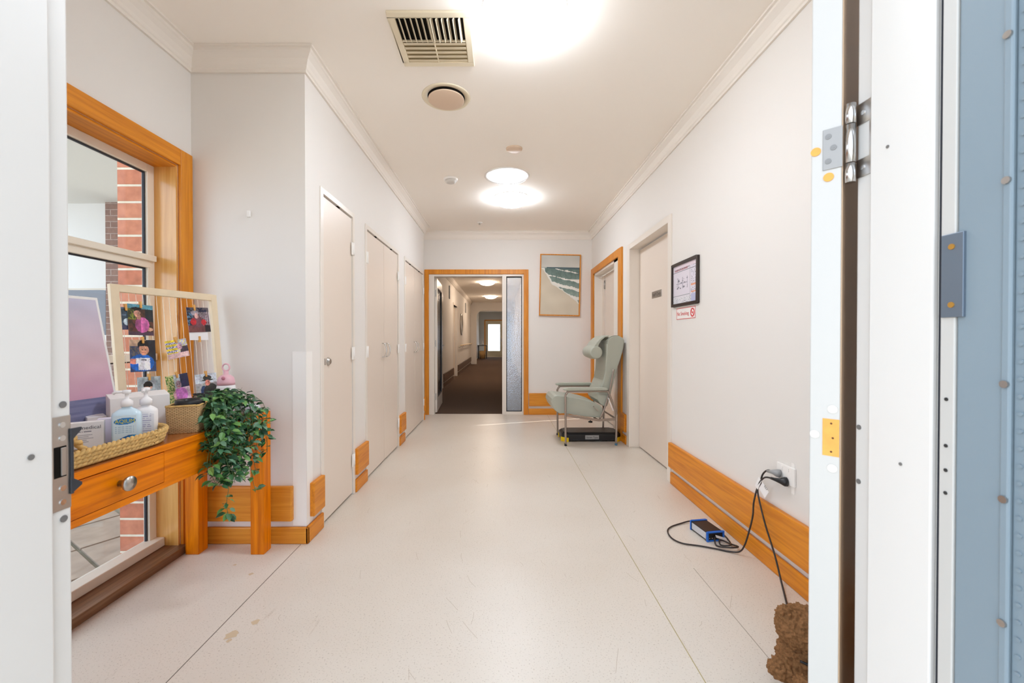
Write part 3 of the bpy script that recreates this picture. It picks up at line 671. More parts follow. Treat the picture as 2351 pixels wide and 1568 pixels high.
# ================================================================== CONSOLE TABLE
tb = empty('console_table', (-1.44, 1.52, 0), 'orange-brown timber console table with one round-knobbed drawer under the window', 'table')
TX0, TX1, TY0, TY1, TZ = -1.650, -1.240, .86, 2.195, .741
bx('tabletop', M['tabletop'], TX0, TX1, TY0, TY1 - .072, TZ - .003, TZ, tb)
bx('top_edge', M['table_y'], TX0, TX1 + .001, TY0, TY1 - .072, TZ - .027, TZ - .003, tb, bevel=.002)
for x, y in ((TX0, TY1 - .07), (TX1 - .07, TY1 - .07), (TX0, TY0), (TX1 - .07, TY0)):
    bx('leg', M['table_z'], x, x + .07, y, y + .068, 0, TZ if y > 1 else TZ - .027, tb, bevel=.003)
ap = MB().box(TX1 - .028, TX1 - .004, TY0 + .068, TY1 - .07, .576, .598).box(TX1 - .028, TX1 - .004, 1.505, TY1 - .07, .598, .714).box(TX1 - .028, TX1 - .004, TY0 + .068, .95, .598, .714)
ap.box(TX0 + .01, TX0 + .03, TY0 + .068, TY1 - .07, .576, .714).box(TX0 + .07, TX1 - .07, TY1 - .05, TY1 - .03, .576, .741)
ap.build('apron', M['table_y'], tb, bevel=.0015)
dr = bx('drawer', M['table_y'], TX1 - .35, TX1, .953, 1.501, .601, .711, tb, bevel=.003)
MB().lathe([(.010, 0), (.009, .018), (.021, .024), (.024, .030), (.023, .036), (0, .038)], (TX1, 1.325, .658), 28, axis='X').build('knob', M['steel'], dr)

# ================================================================== SEAGRASS TRAY
def rrect(cx, cy, hx_, hy_, r_, n=8):
    out = []
    for q, (sx, sy) in enumerate(((1, 1), (-1, 1), (-1, -1), (1, -1))):
        for k in range(n + 1):
            th = q * PI / 2 + k * PI / 2 / n
            out.append((cx + sx * (hx_ - r_) + r_ * math.cos(th), cy + sy * (hy_ - r_) + r_ * math.sin(th)))
    return out
tr = empty('seagrass_tray', (-1.43, 1.33, TZ), 'woven seagrass tray with a looped handle holding sanitiser bottles and boxes', 'tray')
TC = (-1.414, 1.310); base = rrect(*TC, .158, .277, .12)
bm_ = MB().poly([(x, y, TZ + .001) for x, y in base], (0, 0, .008)); bm_.build('tray_base', M['seagrass'], tr)
wall_ = MB()
def braid(mb, path, r_, z, ph, amp=.35):
    """two twisted strands following a closed path at height z"""
    L = [0]; P = [Vector((x, y, 0)) for x, y in path]; n = len(P)
    pts = []
    for i in range(n):
        a_, b_ = P[i], P[(i + 1) % n]; k = max(1, int((b_ - a_).length / .0045))
        for j in range(k): pts.append(a_.lerp(b_, j / k))
    N = len(pts); cen = Vector((TC[0], TC[1], 0)); turns = N / 7.0
    for s_ in (0, PI):
        q = []
        for i, p in enumerate(pts):
            t = pts[(i + 1) % N] - pts[i - 1]; t.normalize(); nn = Vector((t.y, -t.x, 0)); th = 2 * PI * round(turns) * i / N + s_ + ph
            q.append(p + nn * math.cos(th) * r_ * .55 + Vector((0, 0, z + math.sin(th) * r_ * .55)))
        q.append(q[0]); mb.tube(q, r_ * .68, 6, cap=False)
grass = mat('seagrass_strand', 'CFA968', .7, noise_amt=.22, nscale=70)
for k in range(4):
    g_ = .004 * k; braid(wall_, rrect(*TC, .158 + g_, .277 + g_, .12 + g_, 7), .0085, TZ + .012 + k * .0125, k * 1.3)
wall_.build('woven_rim', grass, tr)
hl = MB(); hp = smooth_path([(-1.262, 1.135, TZ + .03), (-1.252, 1.15, TZ + .075), (-1.262, 1.185, TZ + .10), (-1.272, 1.225, TZ + .075), (-1.262, 1.245, TZ + .03)], 8)
for s_ in (0, PI): hl.tube([p + Vector((math.cos(i * .8 + s_), 0, math.sin(i * .8 + s_))) * .006 for i, p in enumerate(hp)], .0075, 6)
hl.build('handle', grass, tr)

# sanitiser bottles
def pump(mb, x, y, z, d, s=1.0, neck=.010):
    mb.lathe([(0, 0), (.017 * s, 0), (.017 * s, .018 * s), (.010 * s, .024 * s), (.0055 * s, .028 * s), (.0055 * s, .045 * s), (.012 * s, .046 * s), (.012 * s, .058 * s), (0, .060 * s)], (x, y, z), 20)
    d = Vector(d).normalized(); p = Vector((x, y, z + .052 * s))
    mb.tube([p, p + d * .030 * s + Vector((0, 0, .001)), p + d * .038 * s - Vector((0, 0, .005))], .005 * s, 8)
v1 = Vector((.915, -.40, 0)).normalized(); 
def oriented(c, right):
    right = Vector(right).normalized(); back = Vector((0, 0, 1)).cross(right)
    return Matrix(((right.x, back.x, 0, c[0]), (right.y, back.y, 0, c[1]), (0, 0, 1, c[2]), (0, 0, 0, 1)))
vr = (.86, .50, 0)          # label faces toward the doorway
b1 = empty('sanitiser_bottle', (-1.352, 1.475, TZ + .0095), 'clear pump bottle with a yellow and blue sanitiser label standing in the tray', 'bottle')
X = oriented((-1.352, 1.475, TZ + .0095), vr)
def squircle(w_, d_, r_, z): return [(x, y, z) for x, y in rrect(0, 0, w_ / 2, d_ / 2, r_, 5)]
bt = MB(X); pf = [(.96, 0), (1, .004), (1, .102), (.93, .112), (.62, .122), (.36, .128), (.32, .134)]
rings = [squircle(.082 * s_, .050 * s_, .02 * s_, z) for s_, z in pf]; n = len(rings[0])
vs = [p for rg in rings for p in rg]
bt._add(vs, [(i * n + k, i * n + (k + 1) % n, (i + 1) * n + (k + 1) % n, (i + 1) * n + k) for i in range(len(rings) - 1) for k in range(n)] , 0, True)
bt._add(rings[0] , [tuple(range(n))[::-1]]); bt._add(rings[-1], [tuple(range(n))])
bt.build('bottle_body', M['clearblue'], b1)
pm = MB(); pump(pm, -1.352, 1.475, TZ + .143, (-.86, -.5, 0)); pm.build('pump', M['white_bottle'], b1)
def aq(u, v):
    if v < .30 and v < .02 + .36 * u ** .6: return (.18, .62, .86) if v < -.04 + .36 * u ** .6 else (.1, .38, .66)
    if ((u - .5) / .48) ** 2 + ((v - .80 - .04 * (u - .5)) / .12) ** 2 < 1: return (.20, .52, .80)
    if .36 < v < .62 and int(v * 46) % 3 == 0 and .08 < u < .9 and (int(u * 31) % 5): return (.70, .82, .90)
    return (.86, .94, .985)
U = Vector((X[0][0], X[1][0], 0)); Nn = Vector((X[0][1], X[1][1], 0))
o_ = Vector((-1.352, 1.475, TZ + .0135)) - U * .031 - Nn * .0262
card('label', 40, 60, aq, o_, U * .062, (0, 0, .100), M['print'], b1)
text('AQIUM', o_ + U * .004 + Vector((0, 0, .074)) - Nn * .0022, U, (0, 0, 1), .013, mat('yellow_ink', 'E8E04A', .5), b1, width=.054)
b2 = empty('sanitiser_bottle', (-1.362, 1.565, TZ + .0095), 'white pump bottle with a plain printed label, right of the blue one in the tray', 'bottle')
X2 = oriented((-1.362, 1.565, TZ + .0095), vr); bt = MB(X2)
pf = [(.96, 0), (1, .004), (1, .098), (.95, .106), (.70, .114), (.42, .120), (.36, .126)]
rings = [squircle(.072 * s_, .050 * s_, .024 * s_, z) for s_, z in pf]; vs = [p for rg in rings for p in rg]
bt._add(vs, [(i * n + k, i * n + (k + 1) % n, (i + 1) * n + (k + 1) % n, (i + 1) * n + k) for i in range(len(rings) - 1) for k in range(n)], 0, True)
bt._add(rings[0], [tuple(range(n))[::-1]]); bt._add(rings[-1], [tuple(range(n))]); bt.build('bottle_body', M['white_bottle'], b2)
pm = MB(); pump(pm, -1.362, 1.565, TZ + .135, (.5, -.86, 0), 1.1); pm.build('pump', M['white_bottle'], b2)
def lab2(u, v):
    k = int(v * 34)
    if k % 3 == 0 and .1 < u < .86 and noise.noise(Vector((k * 3.1, u * 9, 0))) > -.25: return (.72, .70, .80)
    return (.95, .945, .96)
o2 = Vector((-1.362, 1.565, TZ + .014)) - U * .028 - Nn * .0258
card('label', 30, 50, lab2, o2, U * .056, (0, 0, .088), M['print'], b2)

# face-mask boxes in the tray
def mbox(c, right, w_, d_, h_, name, lab, cat, fn=None, letter=None, m=M['card']):
    X = oriented(c, right); rt = empty(name, c, lab, cat)
    MB(X).box(-w_ / 2, w_ / 2, -d_ / 2, d_ / 2, 0, h_).build('carton', m, rt, bevel=.001)
    U = Vector((X[0][0], X[1][0], 0)); Nn = Vector((X[0][1], X[1][1], 0)); f0 = Vector(c) - U * w_ / 2 - Nn * (d_ / 2 + .0004)
    if fn: card('printed_face', 40, 30, fn, f0 + Vector((0, 0, .001)), U * w_, (0, 0, h_ - .002), M['print'], rt, thick=.0003)
    if letter: text(letter, f0 + U * .006 + Vector((0, 0, h_ * .74)) - Nn * .001, U, (0, 0, 1), h_ * .13, M['ink'], rt, width=w_ * .86)
    return rt, U, Nn, f0
def ml(u, v):
    if .62 < v < .68 and .1 < u < .68 and noise.noise(Vector((u * 25, 3, 0))) > -.2: return (.45, .45, .52)
    for q in (.52, .45, .38, .31, .24):
        if abs(v - q) < .016 and .1 < u < .35 + .4 * abs(noise.noise(Vector((q * 30, 0, 0)))) + .2: return (.74, .74, .78)
    return (.93, .93, .945)
mbox((-1.438, 1.412, TZ + .0095), (.80, .60, 0), .095, .03, .090, 'mask_box', 'white carton printed baremedical leaning in the tray', 'box', ml, 'baremedical')
mbox((-1.436, 1.492, TZ + .0095), (.80, .60, 0), .055, .035, .088, 'glove_box', 'plain pale lilac carton between the baremedical box and the blue bottle', 'box', m=mat('lilac_card', 'E6E1F2', .6))
# big white folded box behind
bb = empty('gift_box', (-1.52, 1.62, TZ), 'large blank white box with a slanted lid behind the sanitiser bottles', 'box')
XX = oriented((-1.488, 1.680, TZ + .001), (.55, .835, 0))
MB(XX).poly([(-.095, -.03, 0), (-.095, .03, 0), (-.095, .035, .165), (-.095, -.02, .150)], (.19, 0, 0)).build('carton', M['card'], bb, bevel=.002)
MB(XX).poly([(-.155, .0, 0), (-.155, .045, 0), (-.155, .045, .09), (-.155, .0, .085)], (.055, 0, 0)).build('side_flap', M['paper'], bb, bevel=.002)

# ================================================================== PHOTO FRAME with strings
Uf = Vector((.23499894, .97199563, 0)); Wf = Vector((-.09095837, .02199096, .99561186)); Nf = Vector((.96773037, -.23396773, .09357899))
Of = Vector((-1.54, 1.965, TZ + .0015)) - Uf * .235
pf_ = empty('photo_display', tuple(Of + Uf * .22), 'large pale timber frame strung with vertical strings leaning by the window', 'frame')
def F(s, t, n=0): return Of + Uf * s + Wf * t + Nf * n
S0, S1, T1, bw = -.022, .470, .620, .032
fm = MB()
fm.obox(F(S0, 0, -.012), Uf * bw, Wf * T1, Nf * .018).obox(F(S1 - bw, 0, -.012), Uf * bw, Wf * T1, Nf * .018)
fm.obox(F(S0 + bw, 0, -.012), Uf * (S1 - S0 - 2 * bw), Wf * bw, Nf * .018).obox(F(S0 + bw, T1 - bw, -.012), Uf * (S1 - S0 - 2 * bw), Wf * bw, Nf * .018)
fm.build('frame_border', M['ashwood'], pf_, bevel=.0015)
for i in range(15):
    s_ = S0 + bw + .012 + i * (S1 - S0 - 2 * bw - .024) / 14
    MB().tube([F(s_, bw, -.003), F(s_, T1 - bw, -.003)], .0009, 5).build('string', M['string'], pf_)
# photographs
def blob(u, v, cx, cy, rx, ry): return ((u - cx) / rx) ** 2 + ((v - cy) / ry) ** 2 < 1
def nz2(u, v, k, s=0): return noise.noise(Vector((u * k, v * k, s)))
def ph1(u, v):     # person in pink top and dark cap, garden
    q = face(u, v, .37, .70, .12, .11, (.82, .60, .52))
    if q: return q
    if blob(u, v, .36, .72, .13, .13): return (.78, .56, .50) if v < .77 else (.12, .12, .12)
    if blob(u, v, .33, .86, .2, .05): return (.08, .08, .08)
    if .34 < u < .50 and .52 < v < .64: return (.74, .52, .44)
    if blob(u, v, .55, .34, .28, .25): return (.84, .42, .68) if u > .5 else (.62, .30, .50)
    if v < .12: return (.30, .22, .28)
    if blob(u, v, .85, .2, .12, .06): return (.85, .66, .55)
    if v > .86: return (.36, .60, .68)
    if u > .68 and v > .45: return (.14, .16, .17)
    if u < .3 and v > .5: return (.48, .50, .18) if nz2(u, v, 14) > 0 else (.22, .24, .16)
    return (.38, .22, .18) if nz2(u, v, 8, 2) > -.1 else (.28, .20, .16)
def ph2(u, v):     # person in blue holding a sheet
    if .22 < u < .76 and .05 < v < .43 and not (v < .25 and u < .3): return (.90, .90, .93) if not (.42 < u < .62 and .35 < v < .39) else (.3, .3, .34)
    if blob(u, v, .12, .33, .14, .09): return (.84, .52, .46)
    q = face(u, v, .54, .66, .17, .15, (.86, .62, .50))
    if q: return q
    if blob(u, v, .54, .69, .19, .17): return (.82, .58, .48) if v < .80 else (.10, .10, .11)
    if blob(u, v, .52, .84, .22, .15): return (.09, .09, .10)
    if blob(u, v, .45, .28, .48, .27): return (.08, .40, .78)
    if u > .62 and v > .3: return (.15, .16, .20)
    if v > .8: return (.72, .60, .50)
    if u < .35 and v > .5: return (.42, .38, .36) if nz2(u, v, 16) > 0 else (.25, .3, .42)
    return (.2, .28, .45)
def ph3(u, v):
    if blob(u, v, .45, .72, .2, .14): return (.12, .10, .10) if v > .68 else (.78, .60, .52)
    if v > .55: return (.68, .72, .74)
    if u > .55 and v < .4: return (.18, .18, .28) if nz2(u, v, 9) > -.1 else (.75, .7, .74)
    return (.86, .85, .88)
def ph4(u, v):
    if v < .28: return (.86, .72, .72)
    q = face(u, v, .62, .6, .12, .17, (.82, .64, .70))
    if q: return q
    if u > .62 and v < .6: return (.30, .24, .30)
    if u < .5: return (.88, .78, .22) if int(v * 9) % 2 == 0 else ((.35, .38, .55) if nz2(u, v, 20) > 0 else (.88, .85, .9))
    return (.68, .66, .78) if nz2(u, v, 12) > 0 else (.82, .80, .60)
def ph5(u, v):
    q = face(u, v, .42, .66, .10, .11, (.78, .62, .60))
    if q: return q
    if blob(u, v, .35, .78, .18, .10): return (.62, .58, .62)
    if blob(u, v, .25, .42, .13, .14) or blob(u, v, .72, .40, .12, .12): return (.72, .14, .18)
    if blob(u, v, .45, .42, .3, .22): return (.42, .26, .30)
    if v < .28: return (.42, .24, .24) if u < .75 else (.16, .12, .14)
    if v > .82: return (.35, .32, .34) if nz2(u, v, 9) > 0 else (.12, .12, .25)
    if u > .55 and int(u * 26) % 2: return (.66, .60, .64)
    if u < .25: return (.30, .44, .56) if nz2(u, v, 12) > 0 else (.1, .12, .2)
    return (.3, .22, .24)
def ph6(u, v):
    q = face(u, v, .52, .62, .12, .16, (.68, .56, .60))
    if q: return q
    if blob(u, v, .55, .24, .32, .27): return (.80, .48, .78) if u > .35 else (.88, .66, .72)
    if u > .62 and v > .5: return (.16, .18, .30)
    if u < .35: return (.35, .48, .22) if nz2(u, v, 16) > 0 else (.72, .70, .48)
    return (.72, .76, .78) if v > .5 else (.90, .78, .84)
def ph7(u, v):
    q = face(u, v, .55, .60, .12, .13, (.84, .54, .48))
    if q: return q
    if blob(u, v, .55, .82, .2, .11) or blob(u, v, .56, .72, .27, .04): return (.22, .22, .20)
    if blob(u, v, .68, .15, .35, .42): return (.20, .21, .20)
    if blob(u, v, .35, .25, .14, .24): return (.20, .28, .44)
    if v < .2: return (.3, .42, .24)
    return (.80, .84, .88) if v > .6 else (.62, .62, .62)
def ph0(u, v):
    if blob(u, v, .55, .35, .3, .16): return (.78, .84, .88)
    if v < .2: return (.30, .30, .42)
    return (.20, .27, .33) if (int(u * 6) % 3 and int(v * 13) % 4) else (.34, .42, .50)
def real(fn, sd):
    def g(u, v):
        j = .012 * nz2(u, v, 22, sd); c = fn(u + j, v + .012 * nz2(u, v, 22, sd + 9)); k = 1 + .30 * nz2(u, v, 4, sd) + .16 * nz2(u, v, 15, sd + 3) + .06 * nz2(u, v, 40, sd + 5)
        return tuple(max(0, min(1, x * k + .02 * nz2(u, v, 9, sd + i))) for i, x in enumerate(c))
    return g
def face(u, v, cx, cy, rx, ry, skin):
    x, y = (u - cx) / rx, (v - cy) / ry
    if x * x + y * y > 1: return None
    if abs(abs(x) - .38) < .12 and abs(y - .18) < .09: return (.16, .10, .09)
    if abs(x) < .42 and abs(y + .42 - .35 * x * x) < .07: return (.62, .28, .26)
    k = 1.06 - .22 * abs(x + .3); return tuple(a_ * k for a_ in skin)
def blank_card(u, v): return (.93, .92, .93)
def photo(fn, s0, t0, w_, h_, rot, lab, peg=(.5, 1.0), n=.004):
    c = F(s0, t0, n); a_ = Uf * math.cos(rot) + Wf * math.sin(rot); b_ = Wf * math.cos(rot) - Uf * math.sin(rot)
    rt = card('photo_print', 56, 70, real(fn, s0 * 97 + t0 * 31) if fn not in (blank_card,) else fn, c, a_ * w_, b_ * h_, M['print'], None, thick=.0005, label=lab, cat='photo', group='photos pegged in the timber frame')
    p = c + a_ * w_ * peg[0] + b_ * (h_ * peg[1] - .016)
    # the peg clips the sheet to a string
    MB().obox(p - a_ * .004 + Nf * .0008, a_ * .008, b_ * .030, Nf * .006).obox(p - a_ * .004 - Nf * .0045, a_ * .008, b_ * .030, Nf * .0035).build('peg', M['peg'], rt, bevel=.001)
    return rt
photo(ph0, .008, .425, .05, .098, .02, 'dark bluish photo half hidden behind the pink top photo in the timber frame', n=.0015)
photo(ph1, .032, .402, .104, .138, -.03, 'photo of a person in a pink top, upper left in the timber frame', n=.006)
photo(ph2, .030, .240, .106, .142, -.03, 'photo of a person in blue holding a white sheet, middle left of the frame')
photo(ph3, .050, .075, .098, .140, -.02, 'photo of a dark haired person at the lower left of the frame')
photo(ph4, .196, .285, .104, .088, .16, 'small tilted yellow and lilac photo near the centre of the frame', n=.003)
photo(blank_card, .306, .378, .10, .13, 0.01, 'blank white card behind the red photo at upper right of the frame', peg=(.5, .04), n=.0015)
photo(ph5, .302, .416, .118, .126, .05, 'photo of a person in red, upper right in the timber frame', peg=(.35, 1.0), n=.006)
photo(ph6, .184, .078, .108, .130, .10, 'photo of a person in a lilac top, lower centre of the frame', n=.003)
photo(ph7, .318, .085, .118, .118, .03, 'photo of a person in a dark hat, lower right of the frame', n=.003)

# ================================================================== SUNSET CANVAS leaning at the left
def sunset(u, v):
    n1 = nz2(u, v * 2, 5) * .03
    if v < .27:
        k = noise.noise(Vector((u * 6, v * 60, 1))) * .05; return (.47 + k, .48 + k, .62 + k)
    s_ = (v - .27) / .73
    c0, c1, c2 = (.80, .62, .72), (.84, .72, .76), (.78, .77, .85)
    if s_ < .4: t = s_ / .4; c = [a_ * (1 - t) + b_ * t for a_, b_ in zip(c0, c1)]
    else: t = (s_ - .4) / .6; c = [a_ * (1 - t) + b_ * t for a_, b_ in zip(c1, c2)]
    return tuple(x + n1 for x in c)
cvB = Vector((-1.565, 1.695, TZ + .001)); cvW = Vector((-.088, -.018, .553)); cvU = Vector((-.055, -.50, 0)); cvU = cvU.normalized() * .50
cv = empty('sunset_canvas', tuple(cvB + cvU * .5), 'large framed print of a pink and violet sunset sea at the left of the table', 'picture')
cn = cvW.cross(cvU).normalized(); 
if cn.x < 0: cn = -cn
MB().obox(cvB - cn * .022, cvU, cvW, cn * .020).build('frame_border', M['card'], cv, bevel=.002)
card('canvas_print', 40, 60, sunset, cvB + cvU * .975 + cvW * .02 - cn * .0018, -cvU * .955, cvW * .96, M['canvas'], cv, thick=.0006)

# ================================================================== WICKER POT, coil, bottle, tissues, plant
PX, PY = -1.318, 1.712
wp = empty('wicker_basket', (PX, PY, TZ), 'small square wicker basket on the table beside the trailing plant', 'basket')
XW = oriented((PX, PY, TZ + .0005), (.93, .36, 0)); sides = MB(XW); N_ = 20
prf = [(.051, 0), (.054, .02), (.057, .08), (.0575, .110), (.053, .110), (.049, .02), (0, .01)]
rg = [rrect(0, 0, a_, a_, a_ * .16, 4) if a_ > 0 else None for a_, z in prf[:6]]
nn_ = len(rg[0]); cum = [0]
for k in range(nn_): cum.append(cum[-1] + math.dist(rg[0][k], rg[0][(k + 1) % nn_]))
vs = [(x, y, prf[i][1]) for i, q in enumerate(rg) for x, y in q]
fs = []; us = []
for i in range(5):
    for k in range(nn_):
        fs.append((i * nn_ + k, i * nn_ + (k + 1) % nn_, (i + 1) * nn_ + (k + 1) % nn_, (i + 1) * nn_ + k)); z_a, z_b = prf[i][1] * 9, prf[i + 1][1] * 9
        ua, ub = cum[k] / cum[-1], cum[k + 1] / cum[-1]; us.append([(ua, z_a), (ub, z_a), (ub, z_b), (ua, z_b)])
sides._add(vs, fs, 0, False, us); sides._add([(x, y, 0) for x, y in rg[0]], [tuple(range(nn_))[::-1]]); sides._add([(x, y, .012) for x, y in rg[5]], [tuple(range(nn_))])
sides.build('basket_body', weave('wicker_fine', 'E2BC86', '8A5F30', 30, 11), wp)
rim = MB(XW); rr_ = rrect(0, 0, .056, .056, .010, 6)
q = [(x, y, .111 + .0015 * math.sin(i * 2.2)) for i, (x, y) in enumerate(rr_)]; rim.tube(q + [q[0]], .004, 8, cap=False)
rim.build('rim', grass, wp)
MB().lathe([(.030, 0), (.050, 0), (.052, .004), (.052, .022), (.048, .026), (.030, .024), (.030, 0)], (PX + .004, PY + .012, TZ + .105), 32).build('tape_roll', M['black'], label='black round roll lying on top of the wicker basket', cat='roll')
wc = MB()
wc.tube([(PX + .028 + .020 * math.cos(t * .5), PY + .03 + .022 * math.sin(t * .5) , TZ + .134 + .018 * abs(math.sin(t * .18))) for t in range(52)], .0014, 6)
wc.build('wire_coil', M['black'], label='thin coiled black wire resting on the black roll', cat='wire')
cr = empty('black_handle', (-1.46, 1.83, TZ), 'twisted glossy black grip lying behind the wicker basket', 'handle grip')
tw = MB(); p0 = Vector((-1.50, 1.765, TZ + .018)); p1 = Vector((-1.40, 1.85, TZ + .018)); n_ = 40
tw.tube([p0.lerp(p1, i / n_) for i in range(n_ + 1)], .016, 14, rs=[.0145 + .0025 * math.cos(i * .95) for i in range(n_ + 1)])
tw.build('grip', mat('gloss_black', '15161C', .15), cr)
# pink lidded bottle
pb = empty('drink_bottle', (-1.405, 2.085, TZ), 'white drink bottle with a pink domed lid and carry loop at the far end', 'bottle')
bxc = (-1.405, 2.085, TZ + .0005)
MB().lathe([(0, 0), (.040, 0), (.042, .004), (.042, .135), (.040, .146), (.037, .150), (0, .150)], bxc, 32).build('bottle_body', M['white_bottle'], pb)
MB().lathe([(0, .150), (.039, .150), (.039, .165), (.035, .186), (.022, .199), (.012, .202), (.011, .220), (0, .220)], bxc, 32).build('lid', M['pink'], pb)
lid_ = [o for o in pb.children if o.name.startswith('lid')][0]
MB().tube([Vector(bxc) + Vector((.018 * math.sin(2 * PI * k / 24), 0, .239 - .018 * math.cos(2 * PI * k / 24))) for k in range(25)], .004, 8).build('carry_loop', M['pink'], lid_)
MB().lathe([(0, 0), (.009, 0), (.009, .004), (0, .005)], (-1.395, 2.047, TZ + .187), 16, axis='Y').build('button', mat('pinkdark', 'D98A9C', .4), lid_)
MB().box(-1.39, -1.372, 2.0415, 2.0425, TZ + .08, TZ + .088).box(-1.374, -1.371, 2.0415, 2.0425, TZ + .086, TZ + .094).build('printed_motif', M['ink'], pb)
tp = empty('tissue_pack', (-1.29, 2.10, TZ), 'soft white and lilac tissue packet at the corner of the table', 'packet')
tk = MB(oriented((-1.292, 2.085, TZ + .001), (1, .12, 0)))
rgs = []
for (s_, z) in ((.75, 0), (1, .010), (1.0, .035), (.8, .05), (.35, .056)): rgs.append([(x, y, z + .002 * math.sin(x * 160)) for x, y in rrect(0, 0, .052 * s_, .030 * s_, .022 * s_, 5)])
n = len(rgs[0]); tk._add([p for q in rgs for p in q], [(i * n + k, i * n + (k + 1) % n, (i + 1) * n + (k + 1) % n, (i + 1) * n + k) for i in range(4) for k in range(n)], 0, True)
tk._add(rgs[0], [tuple(range(n))[::-1]]); tk._add(rgs[-1], [tuple(range(n))])
tk.build('wrapper', mat('tissue_wrap', 'E9E7F3', .35), tp)
text('Angles', (-1.335, 2.0535, TZ + .018), (1, 0, 0), (0, 0, 1), .016, M['inkpurple'], tp, width=.045)
# trailing plant
pl = empty('trailing_plant', (-1.315, 1.885, TZ), 'leafy green artificial vine spilling from the table end down to the bumper board', 'plant')
MB().lathe([(0, 0), (.034, 0), (.045, .07), (.042, .07), (.032, .005), (0, .005)], (-1.325, 1.885, TZ + .0005), 24).build('pot', M['black'], pl)
rl = random.Random(11); stems = MB(); LV = []; LC = []; LF = []
def leaf(p, d, up, L, W, col):
    d = d.normalized(); side = d.cross(up); 
    if side.length < 1e-3: side = d.cross(Vector((1, 0, 0)))
    side.normalize(); nn = side.cross(d).normalized(); b = len(LV)
    for (t, wv, h) in ((0, 0, 0), (.3, .42, .10), (.3, 0, -.02), (.3, -.42, .10), (.65, .40, .06), (.65, 0, -.06), (.65, -.40, .06), (1, 0, -.16)):
        LV.append(p + d * L * t + side * W * wv + nn * L * h)
    for f in ((0, 2, 1), (0, 3, 2), (1, 2, 5, 4), (2, 3, 6, 5), (4, 5, 7), (5, 6, 7)): LF.append([b + i for i in f]); LC.append(col)
greens = ['2F5A36', '3D6E42', '5A8A48', '284C33', '74A257', '4A7A58', '365F3C', '6B8F72']
def vine(path, dens, L=.036):
    pts = smooth_path(path, 6); stems.tube(pts, .0011, 5)
    tot = sum((pts[i + 1] - pts[i]).length for i in range(len(pts) - 1)); nl = int(tot * dens)
    for k in range(nl):
        i = int(rl.uniform(0, len(pts) - 1.01)); p = pts[i].lerp(pts[i + 1], rl.random())
        th = rl.uniform(0, 2 * PI); d = Vector((math.cos(th), math.sin(th), rl.uniform(-.9, .35)))
        if p.x + d.x * .03 < -1.27 and p.z < TZ + .02: d.x = abs(d.x)
        q = p + d.normalized() * rl.uniform(.004, .016)
        stems.tube([p, q], .0006, 4, cap=False)
        c = lin(hx(rl.choice(greens))); s_ = rl.uniform(.75, 1.2)
        leaf(q, d, Vector((rl.uniform(-.4, .8), rl.uniform(-.8, .2), 1)), L * s_, L * s_ * .62, (c[0], c[1], c[2]))
for i in range(34):
    th = rl.uniform(-1.9, 1.7); rr = rl.uniform(.02, .09)
    x = -1.325; y = 1.885; zt = TZ + rl.uniform(.08, .15)
    ex = rl.uniform(-1.232, -1.165); ey = rl.uniform(1.70, 2.03)
    zl = TZ - rl.uniform(.05, .30) * (1.0 if ey < 1.95 else .75)
    p = [(x + rl.uniform(-.02, .02), y + rl.uniform(-.02, .02), TZ + .06), ((x + ex) / 2 + rl.uniform(-.02, .02), (y * .5 + ey * .5), zt), (ex - .02, ey, TZ + rl.uniform(.035, .09)), (ex, ey + rl.uniform(-.01, .01), TZ - .02)]
    z = TZ - .06
    while z > zl: p.append((ex + rl.uniform(-.012, .02), ey + rl.uniform(-.018, .018), z)); z -= .06
    vine(p, 78)
# two long thin tails
vine([(-1.325, 1.885, TZ + .06), (-1.27, 1.82, TZ + .11), (-1.20, 1.78, TZ), (-1.19, 1.78, .60), (-1.185, 1.775, .50), (-1.19, 1.765, .42), (-1.18, 1.76, .36)], 75)
vine([(-1.325, 1.885, TZ + .06), (-1.26, 1.88, TZ + .10), (-1.19, 1.90, TZ), (-1.175, 1.90, .58), (-1.17, 1.915, .48), (-1.165, 1.93, .40)], 70)
vine([(-1.325, 1.885, TZ + .06), (-1.26, 1.78, TZ + .10), (-1.20, 1.70, TZ - .02), (-1.20, 1.68, .60), (-1.19, 1.70, .52)], 80)
for k in range(120):    # the crown of leaves above the pot
    th = rl.uniform(0, 2 * PI); ph = rl.uniform(0, 1.3); R_ = rl.uniform(.03, .085)
    p = Vector((-1.305 + R_ * math.cos(th) * math.sin(ph), 1.885 + 1.2 * R_ * math.sin(th) * math.sin(ph), TZ + .062 + R_ * math.cos(ph)))
    d = Vector((math.cos(th), math.sin(th), rl.uniform(-.3, .7))); c = lin(hx(rl.choice(greens))); leaf(p, d, Vector((0, -.3, 1)), .038, .024, c)
stems.build('stem', M['stem'], pl)
org = world_loc(pl); me = bpy.data.meshes.new('foliage'); me.from_pydata([tuple(v - org) for v in LV], [], LF)
at = me.color_attributes.new('Col', 'FLOAT_COLOR', 'CORNER')
for p, c in zip(me.polygons, LC):
    for li in p.loop_indices: at.data[li].color = (c[0], c[1], c[2], 1)
    p.use_smooth = True
me.materials.append(M['leaf']); fo = bpy.data.objects.new('foliage', me); C.objects.link(fo); fo.parent = pl

